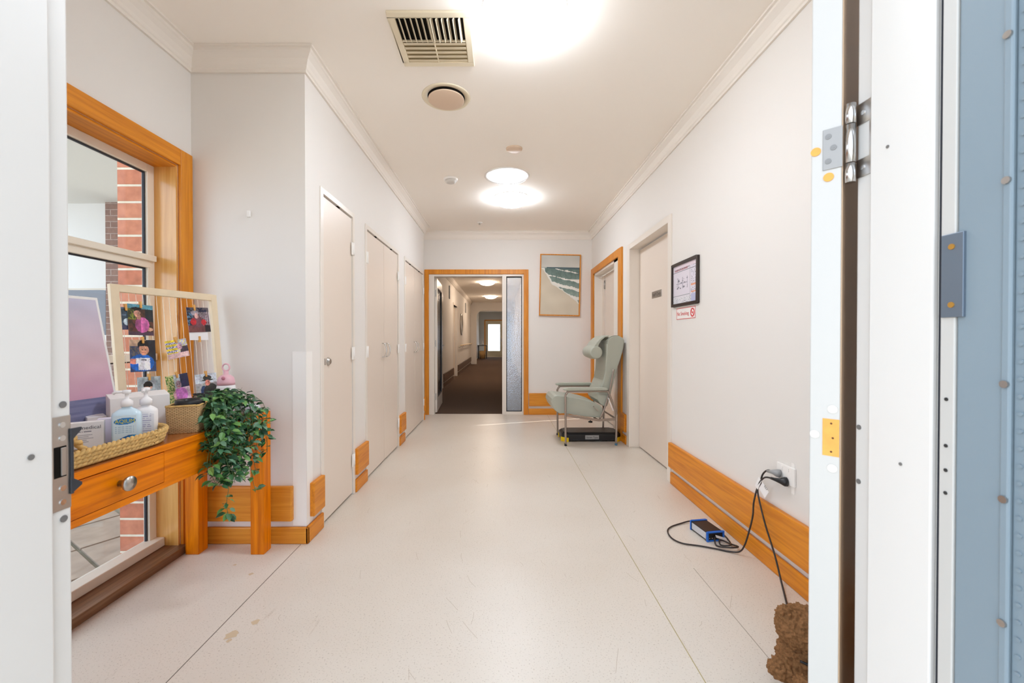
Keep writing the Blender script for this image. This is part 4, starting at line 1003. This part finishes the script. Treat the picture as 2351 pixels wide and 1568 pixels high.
# ================================================================== PICTURE ON THE END WALL
def sea(u, v):
    """beach from above: pale sky, dark sea at the horizon, foam lines curling onto sand at the lower left"""
    if v > .80: k = nz2(u * .5, v, 5) * .05 - (v - .8) * .15; return (.78 + k, .77 + k, .74 + k)
    if v > .785 - .02 * u: return (.66, .68, .66) if u < .15 else (.30, .38, .40)
    n1 = 1.6 * nz2(u, v, 2.6, 2); n2 = nz2(u, v, 11, 5); n3 = nz2(u, v, 34, 6)
    shore = ((.80 - v) / .62) ** 1.25 + .10 * n1 + .035 * n2 - .02
    if u < shore:
        k = nz2(u * .6, v, 6, 1) * .035 - .10 * max(0, .08 - (shore - u)); return (.80 + k, .755 + k, .675 + k)
    if u < shore + .05 + .03 * n2: return (.87, .86, .83)
    d = v + .16 * (u - shore) + .045 * n1 + .02 * n2
    f = (d * 5.6 + .35) % 1.0; wd = .34 if v < .60 else .10
    if f < wd + .16 * n2 + .10 * n3: return (.90 - .05 * f, .89 - .05 * f, .86 - .05 * f)
    t = max(0, min(1, (v - .15) / .6)); k = .06 * n2 + .04 * n3
    return (.60 - .22 * t + k, .66 - .20 * t + k, .62 - .18 * t + k)
X = Matrix.Translation((.853, YB - .004, 1.905)) @ Matrix.Rotation(math.radians(1.2), 4, 'Y')
pc = empty('seascape_picture', (.853, YB - .02, 1.45), 'framed seascape of green surf and pale sand on the end wall', 'picture')
PW, PH = .595, .90
MB(X).box(-PW / 2, -PW / 2 + .014, -.030, 0, -PH / 2, PH / 2).box(PW / 2 - .014, PW / 2, -.030, 0, -PH / 2, PH / 2).box(-PW / 2 + .014, PW / 2 - .014, -.030, 0, PH / 2 - .014, PH / 2).box(-PW / 2 + .014, PW / 2 - .014, -.030, 0, -PH / 2, -PH / 2 + .014).build('frame_border', M['oak_z'], pc)
card('canvas_print', 90, 130, sea, X @ Vector((-PW / 2 + .016, -.022, -PH / 2 + .016)), X.to_3x3() @ Vector((PW - .032, 0, 0)), X.to_3x3() @ Vector((0, 0, PH - .032)), M['canvas'], pc, thick=.001)

# ================================================================== EVACUATION PLAN and NO SMOKING SIGN
r = empty('evacuation_plan', (XR, 2.955, 1.366), 'black framed evacuation plan on the right wall', 'framed plan')
y0, y1, z0, z1 = 2.742, 3.168, 1.366, 1.688
MB().box(XR - .018, XR, y0, y0 + .020, z0, z1).box(XR - .018, XR, y1 - .020, y1, z0, z1).box(XR - .018, XR, y0 + .02, y1 - .02, z0, z0 + .020).box(XR - .018, XR, y0 + .02, y1 - .02, z1 - .02, z1).build('frame_border', M['frameblack'], r, bevel=.003)
def plan(u, v):
    if v > .90 and .05 < u < .95: return (.90, .84, .88)
    if .855 < v < .895 and .08 < u < .62: return (.82, .55, .58) if nz2(u * 3, v, 22) > -.15 else (.88, .84, .88)
    if abs(v - .83) < .006: return (.45, .45, .50)
    if abs(v - .20) < .010 and u < .70: return (.55, .58, .60)
    if abs(u - .72) < .004: return (.62, .62, .66)
    if u > .75:
        if v < .2: return (.72, .74, .86)
        if abs(v - .24) < .02 or abs(v - .42) < .02: return (.90, .62, .50)
        return (.60, .60, .66) if nz2(u * 2, v * 3, 16) > .28 else (.88, .86, .91)
    if v < .17: return (.62, .62, .68) if nz2(u * 2, v * 5, 14) > .3 else (.88, .88, .90)
    if .14 < u < .62 and .38 < v < .66:
        if nz2(u, v * 1.3, 14, 4) > .25: return (.45, .45, .50)
        if int(u * 30) % 6 == 0 or int(v * 30) % 5 == 0: return (.70, .68, .74)
    return (.88, .86, .90)
card('plan_sheet', 90, 66, plan, (XR - .006, y1 - .018, z0 + .018), (0, -(y1 - y0 - .036), 0), (0, 0, z1 - z0 - .036), M['print'], r, thick=.001)
text('EVACUATION DIAGRAM', (XR - .0075, y1 - .05, z1 - .058), (0, -1, 0), (0, 0, 1), .013, M['ink'], r, width=.24)
r = empty('no_smoking_sign', (XR, 2.95, 1.266), 'small red and white No Smoking sticker under the black framed plan', 'sign')
sy0, sy1, sz0, sz1 = 2.80, 3.10, 1.268, 1.350
MB().box(XR - .0015, XR, sy0, sy1, sz0, sz1).build('sign_panel', M['whiteplastic'], r)
e = .0035; bd = MB()
for (a_, b_, c_, d_) in ((sy0, sy1, sz0, sz0 + e), (sy0, sy1, sz1 - e, sz1), (sy0, sy0 + e, sz0, sz1), (sy1 - e, sy1, sz0, sz1)): bd.box(XR - .0022, XR - .001, a_, b_, c_, d_)
bd.build('border', M['red'], r)
text('No Smoking', (XR - .0022, sy1 - .012, 1.296), (0, -1, 0), (0, 0, 1), .027, M['red'], r, width=.19)
cy_, cz_ = sy0 + .042, 1.309; ic = MB()
ic.lathe([(.022, 0), (.031, 0), (.031, .0012), (.022, .0012), (.022, 0)], (XR - .0027, cy_, cz_), 36, axis='X', smooth=False)
ic.obox((XR - .0026, cy_ + .021, cz_ + .016), (0, -.037, -.037), (0, -.003, .003), (.001, 0, 0)).box(XR - .0024, XR - .0014, cy_ - .015, cy_ + .015, cz_ - .003, cz_ + .003)
ic.build('symbol', M['red'], r)

# ================================================================== HIGH BACK CHAIR
ch = empty('high_back_chair', (.93, 4.52, 0), 'sage green vinyl high-back armchair on a grey tube frame facing left', 'chair')
XC = Matrix.Translation((.667, 4.28, 0)) @ Matrix.Rotation(math.radians(2.4), 4, 'Z') @ Matrix.Translation((-.667, -4.28, 0))
def P7(cx, cy, Y): k = Y / 940; return ((1230 + cx / 5.225 - 1152) * k, 1.13 - (740 + cy / 5.225 - 776) * k)
YN, YF = 4.285, 4.765
side_path = [(.671, .012), (.669, .20), (.667, .50), (.672, .535), (.690, .560), (.720, .570), (1.08, .570), (1.115, .562), (1.135, .530), (1.208, .34), (1.212, .30), (1.206, .012)]
for Y in (YN, YF):
    MB(XC).tube(smooth_path([(x, Y, z) for x, z in side_path], 5), .011, 12).build('side_frame', M['chairmetal'], ch)
    MB(XC).poly([(.672, Y - .003, .332), (.80, Y - .003, .312), (1.02, Y - .003, .278), (1.20, Y - .003, .290), (1.20, Y - .003, .262), (1.02, Y - .003, .252), (.80, Y - .003, .288), (.672, Y - .003, .308)], (0, .006, 0)).build('seat_rail', M['chairmetal'], ch)
    for x in (.671, 1.206):
        MB(XC).lathe([(0, 0), (.014, 0), (.014, .012), (.012, .022), (.010, .022)], (x, Y, 0), 14).build('foot', M['blackrubber'] if x < 1 else mat('blue_foot', '3A6E8A', .5), ch)
    # padded arm
    am = MB(XC); pts = []
    prof = [(.640, .590), (.650, .602), (.70, .611), (1.06, .611), (1.105, .604), (1.118, .592), (1.10, .580), (.70, .578), (.66, .580)]
    am.poly([(x, Y - .026, z) for x, z in prof], (0, .052, 0)); am.build('armrest', M['vinyl'], ch, bevel=.008, bseg=4)
for x, z in ((1.02, .262), (.70, .318), (1.205, .28)): MB(XC).tube([(x, YN, z), (x, YF, z)], .010, 10).build('cross_bar', M['chairmetal'], ch)
cy0, cy1 = 4.325, 4.725
so = [(185, 960), (195, 915), (225, 885), (260, 878), (340, 888), (480, 905), (600, 930), (700, 960), (785, 1005), (812, 1040), (815, 1140), (800, 1152), (620, 1138), (480, 1115), (340, 1095), (290, 1098), (240, 1062), (205, 1015)]
MB(XC).poly([(*[P7(a_, b_, cy0)[0]], cy0, P7(a_, b_, cy0)[1]) for a_, b_ in so], (0, cy1 - cy0, 0), smooth=False).build('seat', M['vinyl'], ch, bevel=.018, bseg=4)
bo = [(862, 262), (870, 215), (900, 180), (950, 160), (1010, 162), (1060, 185), (1078, 225), (1066, 320), (1035, 430), (1000, 530), (960, 680), (925, 810), (905, 900), (868, 1018), (835, 1018), (785, 985), (735, 950), (650, 905), (610, 860), (640, 800), (720, 770), (790, 760), (820, 700), (840, 600), (855, 430)]
bo = [(862, 262), (870, 215), (900, 180), (950, 160), (1010, 162), (1060, 185), (1078, 225), (1066, 320), (1035, 430), (1000, 530), (960, 680), (925, 810), (905, 900), (868, 1018), (835, 1018), (785, 985), (745, 930), (745, 860), (790, 780), (820, 700), (840, 600), (852, 430)]
MB(XC).poly([(P7(a_, b_, cy0)[0], cy0, P7(a_, b_, cy0)[1]) for a_, b_ in bo], (0, cy1 - cy0, 0)).build('backrest', M['vinyl'], ch, bevel=.014, bseg=4)
# side wings at the head and neck roll with its strap
MB(XC).tube([(1.012, cy0 + .02, .975), (1.012, cy0 + .03, .975), (1.012, (cy0 + cy1) / 2, .975), (1.012, cy1 - .03, .975), (1.012, cy1 - .02, .975)], .072, 24, rs=[.058, .068, .076, .068, .058]).build('neck_roll', M['vinyl'], ch, bevel=.01)
fl_ = [(.985, 1.03), (1.02, 1.085), (1.06, 1.125), (1.10, 1.15), (1.15, 1.160), (1.15, 1.150), (1.105, 1.135), (1.07, 1.105), (1.04, 1.06), (1.03, 1.02)]
MB(XC).poly([(x, cy0 + .03, z) for x, z in fl_], (0, cy1 - cy0 - .06, 0)).build('head_flap', M['vinyl'], ch, bevel=.005)
MB(XC).tube(smooth_path([(P7(a_, b_, cy0)[0], cy0 - .001, P7(a_, b_, cy0)[1]) for a_, b_ in ((862, 262), (870, 215), (900, 180), (950, 160), (1010, 162))], 4), .0028, 6).build('piping', M['vinylseam'], ch)
for Y in (YN + .02, YF - .02):
    MB(XC).tube(smooth_path([(1.185, Y, .80), (1.15, Y, .62), (1.10, Y, .42), (1.035, Y, .27)], 4), .009, 10).build('back_post', M['chairmetal'], ch)
MB(XC).obox((1.115, YN - .009, .50), (.052, 0, -.135), (.006, 0, .003), (0, .002, 0)).build('care_sticker', M['paper'], ch)
MB(XC).lathe([(0, 0), (.022, 0), (.022, .014), (0, .018)], (.945, YN + .05, .232), 14).tube([(.945, YN + .05, .24), (.945, YN + .05, .28)], .004, 6).build('adjuster_knob', M['black'], ch)
MB(XC).obox((.965, YN - .002, .405), (.05, 0, -.045), (.006, 0, .006), (0, .02, 0)).build('hinge_bracket', M['steel'], ch)

# ================================================================== BLACK STEP under the chair
sp = empty('exercise_step', (.98, 4.58, 0), 'black box-like step with yellow corner feet on the floor under the chair', 'step')
ST = Matrix.Translation((.98, 4.595, 0)) @ Matrix.Rotation(math.radians(1.0), 4, 'Z')
oc = lambda hx_, hy_, c: [(-hx_ + c, -hy_), (hx_ - c, -hy_), (hx_, -hy_ + c), (hx_, hy_ - c), (hx_ - c, hy_), (-hx_ + c, hy_), (-hx_, hy_ - c), (-hx_, -hy_ + c)]
b0 = oc(.325, .150, .05); t0 = oc(.300, .125, .05)
mb = MB(ST)._add([(x, y, .012) for x, y in b0] + [(x, y, .075) for x, y in b0] + [(x, y, .098) for x, y in t0], [tuple(range(8))[::-1]] + [(i, (i + 1) % 8, 8 + (i + 1) % 8, 8 + i) for i in range(8)] + [(8 + i, 8 + (i + 1) % 8, 16 + (i + 1) % 8, 16 + i) for i in range(8)] + [tuple(range(16, 24))])
mb.build('platform', M['black'], sp, bevel=.004)
for sx, sy in ((-1, -1), (1, -1), (-1, 1), (1, 1)):
    q = [(sx * .255, sy * .154, 0), (sx * .285, sy * .154, 0), (sx * .331, sy * .105, 0), (sx * .331, sy * .075, 0), (sx * .30, sy * .075, 0), (sx * .255, sy * .12, 0)]
    MB(ST).poly(q, (0, 0, .046)).build('corner_foot', M['yellow'], sp, bevel=.003)
ic = MB(ST).box(-.075, .075, -.153, -.1495, .028, .072).build('label', mat('grey_label', '9A9A9A', .4), sp, bevel=.004)
text('Sarem Type', ST @ Vector((-.062, -.1535, .040)), ST.to_3x3() @ Vector((1, 0, 0)), (0, 0, 1), .020, M['black'], sp, width=.124)
MB(ST).box(-.10, .05, -.03, -.022, .098, .0988).build('printed_line', mat('grey_print', '77727A', .5), sp)

# ================================================================== SOCKET, PLUGS, CABLES, POWER BRICK
r = empty('power_outlet', (XR, 1.895, .455), 'white double power outlet on the right wall above the bumper board', 'power outlet')
MB().box(XR - .010, XR, 1.835, 1.955, .455, .540).build('wall_plate', M['whiteplastic'], r, bevel=.003)
for y in (1.915, 1.875): MB().box(XR - .013, XR - .009, y - .006, y + .006, .515, .530).build('switch', M['whiteplastic'], r, bevel=.001)
MB().box(XR - .002, XR, 1.845, 1.865, .42, .56).build('conduit_strip', M['whiteplastic'], r)
def cableobj(name, path, rad, label, extra=None, m=M['cable']):
    rt = empty(name, tuple(path[0]), label, 'cable')
    MB().tube(smooth_path(path, 7), rad, 8).build('cord', m, rt); return rt
FZ = .006
# cable 1: grey/clear plug, down to the tags, to the brick's coils on the floor
# leaves the grey plug, drops past the boards, then coils on the floor beside the brick
c1 = cableobj('power_cable', [(1.290, 1.935, .497), (1.285, 1.975, .490), (1.283, 2.010, .455), (1.284, 2.030, .395), (1.286, 2.055, .372), (1.272, 2.06, .30), (1.268, 2.06, .235), (1.262, 2.075, .16), (1.25, 2.095, .07), (1.238, 2.12, .02), (1.20, 2.145, FZ), (1.14, 2.175, FZ), (1.07, 2.205, FZ), (.99, 2.232, FZ), (.955, 2.29, FZ), (.966, 2.375, FZ), (1.01, 2.43, FZ), (1.09, 2.475, FZ), (1.16, 2.492, .012), (1.23, 2.47, FZ), (1.262, 2.40, FZ), (1.268, 2.32, FZ), (1.255, 2.24, FZ), (1.225, 2.19, .016), (1.19, 2.215, FZ), (1.205, 2.25, .016), (1.25, 2.225, FZ), (1.262, 2.175, .016), (1.215, 2.165, .017), (1.165, 2.205, FZ), (1.172, 2.245, .02), (1.186, 2.266, .027)], .0040, 'black cable looping from the wall plug around the blue and black power box')
MB().tube([(1.312, 1.925, .490), (1.300, 1.93, .492), (1.286, 1.94, .494), (1.283, 1.972, .487)], .012, 14, rs=[.019, .018, .010, .006]).build('plug', mat('grey_plug', '9A9A9A', .3), c1)
c2 = cableobj('lead_cable', [(1.287, 1.895, .468), (1.284, 1.94, .463), (1.280, 1.985, .452), (1.280, 2.02, .42), (1.282, 2.045, .375), (1.274, 2.02, .33), (1.270, 1.965, .23), (1.272, 1.90, .12), (1.26, 1.84, .04), (1.215, 1.74, FZ), (1.15, 1.62, FZ), (1.09, 1.50, .01), (1.07, 1.44, .012)], .0040, 'black cable running from the black wall plug down behind the brown teddy bear')
MB().tube([(1.315, 1.885, .466), (1.306, 1.887, .466), (1.292, 1.895, .467), (1.286, 1.925, .464), (1.284, 1.945, .462)], .012, 16, rs=[.0215, .021, .0125, .0075, .0065]).build('plug', M['black'], c2)
tg = empty('cable_tag', (1.28, 2.0, .36), 'white paper inspection tags wrapped round both black cables', 'tag')
MB().obox((1.2785, 2.030, .440), (0, .030, -.055), (0, -.022, -.012), (-.0008, 0, 0)).build('wrap_tag', M['card'], tg)
MB().obox((1.2770, 1.998, .425), (0, -.046, -.032), (0, .028, -.040), (-.0008, 0, 0)).build('flag_tag', M['card'], tg)
text('557', (1.2758, 1.985, .408), (0, -.82, -.57), (0, -.57, .82), .012, M['black'], tg)
# power brick
pbk = empty('power_box', (1.17, 2.34, 0), 'blue-edged black power supply box lying on the floor by the right wall', 'power supply')
XB = Matrix.Translation((1.176, 2.34, .001)) @ Matrix.Rotation(math.radians(9), 4, 'Z')
MB(XB).box(-.050, .050, -.072, .072, .004, .050).build('case', M['black'], pbk, bevel=.002)
for y in (-.078, .070): MB(XB).box(-.054, -.045, y, y + .008, 0, .054).box(.045, .054, y, y + .008, 0, .054).box(-.045, .045, y, y + .008, 0, .007).box(-.045, .045, y, y + .008, .046, .054).build('end_bezel', M['blue'], pbk, bevel=.0015)
MB(XB).box(-.0515, -.0503, -.064, .062, .010, .046).build('side_label', mat('silver_label', 'C9C9CC', .4), pbk)
for x in (-.034, -.018): MB(XB).disc((x, -.0722, .016), .003, (0, -1, 0), .001, 10).build('screw', M['chrome'], pbk)
MB(XB).obox((-.005, -.080, .038), (.058, -.010, -.018), (.006, 0, -.016), (0, -.001, 0)).build('cable_tag', M['card'], pbk)
MB(XB).box(.010, .034, -.082, -.073, .012, .034).build('socket', M['black'], pbk, bevel=.002)

# ================================================================== TEDDY BEAR (door stop) behind the entry door edge
bc = Vector((1.00, 1.335, 0))
def blobmesh(name, balls, parent, m, vox=.006, fuzz=.012, seedv=0):
    bm = bmesh.new()
    for (x, y, z, rx, ry, rz) in balls:
        mt = Matrix.Translation(Vector((x, y, z)) - world_loc(parent)) @ Matrix.Diagonal((rx, ry, rz, 1))
        bmesh.ops.create_icosphere(bm, subdivisions=4, radius=1, matrix=mt)
    me = bpy.data.meshes.new(name); bm.to_mesh(me); bm.free(); me.materials.append(m)
    o = bpy.data.objects.new(name, me); C.objects.link(o); o.parent = parent
    md = o.modifiers.new('remesh', 'REMESH'); md.mode = 'VOXEL'; md.voxel_size = vox; md.use_smooth_shade = True
    tx = bpy.data.textures.new('curl', 'CLOUDS'); tx.noise_scale = .012; tx.noise_depth = 2
    d = o.modifiers.new('curls', 'DISPLACE'); d.texture = tx; d.strength = fuzz; d.mid_level = .5; d.texture_coords = 'LOCAL'
    t2 = bpy.data.textures.new('fine_curl', 'CLOUDS'); t2.noise_scale = .0065; t2.noise_depth = 1
    d2 = o.modifiers.new('fine', 'DISPLACE'); d2.texture = t2; d2.strength = .007; d2.mid_level = .5; d2.texture_coords = 'LOCAL'
    return o
tdy = empty('teddy_bear', tuple(bc), 'brown curly plush teddy bear sitting on the floor by the open entry door', 'teddy bear')
X0, Y0 = .990, 1.335
blobmesh('body', [(X0, Y0, .075, .075, .075, .075), (X0, Y0, .178, .082, .074, .066), (X0 - .052, Y0 + .005, .222, .030, .022, .028), (X0 + .052, Y0 + .005, .222, .030, .022, .028),
                  (X0 - .085, Y0 - .03, .07, .048, .034, .034), (X0 + .08, Y0 - .03, .07, .048, .034, .034), (X0 - .055, Y0 - .09, .045, .04, .07, .042), (X0 + .055, Y0 - .09, .045, .04, .07, .042), (X0, Y0 - .06, .165, .035, .03, .028)], tdy, M['bear'], .003, .020)
MB().lathe([(0, 0), (.010, .001), (.012, .005), (.008, .010), (0, .011)], (X0, Y0 - .098, .172), 14, axis='Y').build('nose', M['black'], tdy)
for sx in (-.028, .028): MB().lathe([(0, 0), (.006, .001), (.006, .005), (0, .007)], (X0 + sx, Y0 - .075, .198), 12, axis='Y').build('eye', M['black'], tdy)
MB().tube(smooth_path([(X0 - .055, Y0 - .06, .117), (X0 - .02, Y0 - .08, .112), (X0 + .01, Y0 - .082, .114), (X0 + .045, Y0 - .065, .118)], 5), .004, 8).build('neck_ribbon', M['black'], tdy)

# ================================================================== ENTRY DOORWAY: frame, door leaf, hinge, strike, screen door
ef = struct(empty('door_10', (0, .56, 0)))
lj = MB().box(-.72, -.66, .36, .626, 0, 2.12).box(-.66, -.652, .36, .594, 0, 2.12)
lj.build('door_jamb', M['jamb'], ef, bevel=.003)
rj = MB().box(.553, .625, .515, .639, 0, 2.12).box(.545, .553, .5185, .6085, 0, 2.12)
rj.build('door_jamb', M['jamb'], ef, bevel=.002)
MB().box(-.66, .553, .50, .626, 2.06, 2.12).build('door_head', M['jamb'], ef, bevel=.003)
dk = MB()
for (y, z, rr) in ((.614, 1.030, .005), (.614, .858, .005), (.565, .965, .004)):
    dk.disc((-.6595 if y > .6 else -.6515, y, z), rr, (1, 0, 0), .0012, 14)
for (y, z) in ((.632, .992), (.632, .908)): dk.disc((.5525, y, z), .0038, (-1, 0, 0), .0008, 12)
for (y, z) in ((.5575, .958), (.58, 1.40)): dk.disc((.5445, y, z), .0022, (-1, 0, 0), .0008, 10)
dk.build('screw_hole', mat('hole_grey', '6E6A66', .8), ef)
# strike plate in the rebate
spl = MB().box(-.660, -.6585, .5972, .6245, .872, 1.013).build('strike_plate', M['steel'], ef, bevel=.0006)
MB().box(-.6588, -.6580, .6005, .6175, .922, .968).build('slot', M['darkgap'], spl)
MB().box(-.6583, -.6565, .609, .6165, .924, .966).build('latch_tongue', M['steel'], spl, bevel=.001)
for z in (.884, .905, .980, 1.000): MB().disc((-.6586, .612, z), .0042, (1, 0, 0), .0014, 16).build('screw', M['chrome'], spl)
lp = MB().box(-.6585, -.6555, .6225, .6262, .892, .992)
lp.poly([(-.6585, .622, .992), (-.6585, .622, .972), (-.657, .637, .988), (-.657, .637, .992)], (.003, 0, 0)).poly([(-.6585, .622, .918), (-.6585, .622, .892), (-.657, .637, .902), (-.657, .637, .906)], (.003, 0, 0))
lp.build('lip', M['blackrubber'], spl, bevel=.0008)
# the open door leaf (thick edge toward the doorway)
A_ = Vector((.533, .642, 0)); ed = Vector((-.7071, .7071, 0)); ld = Vector((.7071, .7071, 0))
lf = MB()
lf.obox(A_ + ed * .0015 + Vector((0, 0, .012)), ed * .0385, ld * .86, Vector((0, 0, 2.03))).build('door_leaf', M['leafedge'], ef, bevel=.0015)
door_leaf = bpy.data.objects[[o.name for o in ef.children if o.name.startswith('door_leaf')][0]]
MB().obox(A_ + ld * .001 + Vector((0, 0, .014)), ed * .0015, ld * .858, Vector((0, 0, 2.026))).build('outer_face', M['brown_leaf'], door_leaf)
# weather seal down the shadow gap
nrm = -ld
def E_(t, z, off=0): return A_ + ed * t + Vector((0, 0, z)) + nrm * off
hg = MB().obox(E_(.0005, 1.398), ed * .0245, nrm * .0016, Vector((0, 0, .064))).build('hinge_plate', M['plate'], door_leaf, bevel=.0004)
for (t, z) in ((.018, 1.450), (.0115, 1.431), (.018, 1.411)): MB().disc(E_(t, z, .0014), .0042, nrm, .0010, 18).disc(E_(t, z, .0024), .0016, nrm, .0003, 10).build('screw', mat('screw_steel', '7C7975', .4, metal=.4), hg)
kn = MB(); kx, ky = .5405, .6375
for za, zb in ((1.371, 1.400), (1.4015, 1.460), (1.4615, 1.492)): kn.tube([(kx, ky, za), (kx, ky, zb)], .0068, 18)
kn.build('hinge_knuckle', M['chrome'], door_leaf)
jp = MB().box(.5515, .5530, .6095, .639, 1.458, 1.490).box(.5515, .5530, .6095, .639, 1.377, 1.405).box(.5515, .5530, .6095, .617, 1.405, 1.458)
jpo = jp.build('hinge_leaf', M['steel'], ef)
for z in (1.474, 1.391): MB().disc((.5517, .628, z), .0035, (-1, 0, 0), .0012, 14).build('screw', M['chrome'], jpo)
MB().obox(E_(.002, .942), ed * .021, nrm * .0008, Vector((0, 0, .059))).build('bare_recess', M['orangewood'], door_leaf)
bare = MB()
for (t, z) in ((.034, 1.431), (.0175, 1.386)): bare.disc(E_(t, z, .0002), .0068, nrm, .0012, 20)
bare.build('screw_plug', M['orangewood'], door_leaf)
cap = MB()
for (t, z) in ((.0105, 1.017), (.033, .974), (.0105, .923)): cap.disc(E_(t, z, .0002), .0065, nrm, .0012, 20)
cap.build('screw_cap', mat('filler_cap', 'D9D4CC', .6), door_leaf)
dots = MB()
for (t, z) in ((.012, .994), (.010, .971), (.012, .949)): dots.disc(E_(t, z, .0007), .0016, nrm, .0004, 10)
dots.build('screw_hole', mat('hole_brown', '5A3A1C', .8), door_leaf)
# weather strip and outer strip
bx('weather_seal', M['seal'], .552, .562, .509, .5175, 0, 2.06, ef)
os_ = bx('outer_frame_strip', M['leafedge'], .5445, .60, .4925, .5085, 0, 2.06, ef, bevel=.001)
sh = MB()
for z in (1.055, .998, .968, .940): sh.disc((.5442, .5005, z), .0022, (-1, 0, 0), .0006, 12)
sh.build('screw_hole', mat('hole_black', '2A2826', .8), os_)
# blue-grey security door folded back outside
sd = struct(empty('door_11', (.58, .1, 0)))
dl = MB().box(.546, .585, .440, .4915, .01, 2.06).box(.550, .585, .424, .440, .01, 2.06).box(.550, .585, -.34, -.28, .01, 2.06).box(.550, .585, -.28, .424, .01, .12).box(.550, .585, -.28, .424, 1.95, 2.06)
dl.box(.5445, .549, .4385, .4475, .01, 2.06)
dl.build('door_leaf', M['bluegrey'], sd, bevel=.002)
bx('mesh_panel', mat('security_mesh', '5E6872', .6), .565, .570, -.28, .424, .12, 1.95, sd)
rv = MB()
for i in range(60): rv.disc((.5495, .4325, .55 + i * .0185), .0022, (-1, 0, 0), .0012, 8)
rv.build('rivet', M['bluegrey'], sd)
for z in (1.456, 1.30, 1.08, .955, .82): MB().disc((.5445, .4425, z), .004, (-1, 0, 0), .0022, 14).build('screw', M['steel'], sd)
lk = MB().box(.5425, .5465, .482, .5065, 1.155, 1.256).build('lock_plate', mat('blue_steel', '75818E', .35, metal=.7), sd, bevel=.0006)
for z in (1.170, 1.240): MB().disc((.5425, .4945, z), .0035, (-1, 0, 0), .001, 12).build('screw', mat('brass_screw', 'B98A3E', .4, metal=.6), lk)
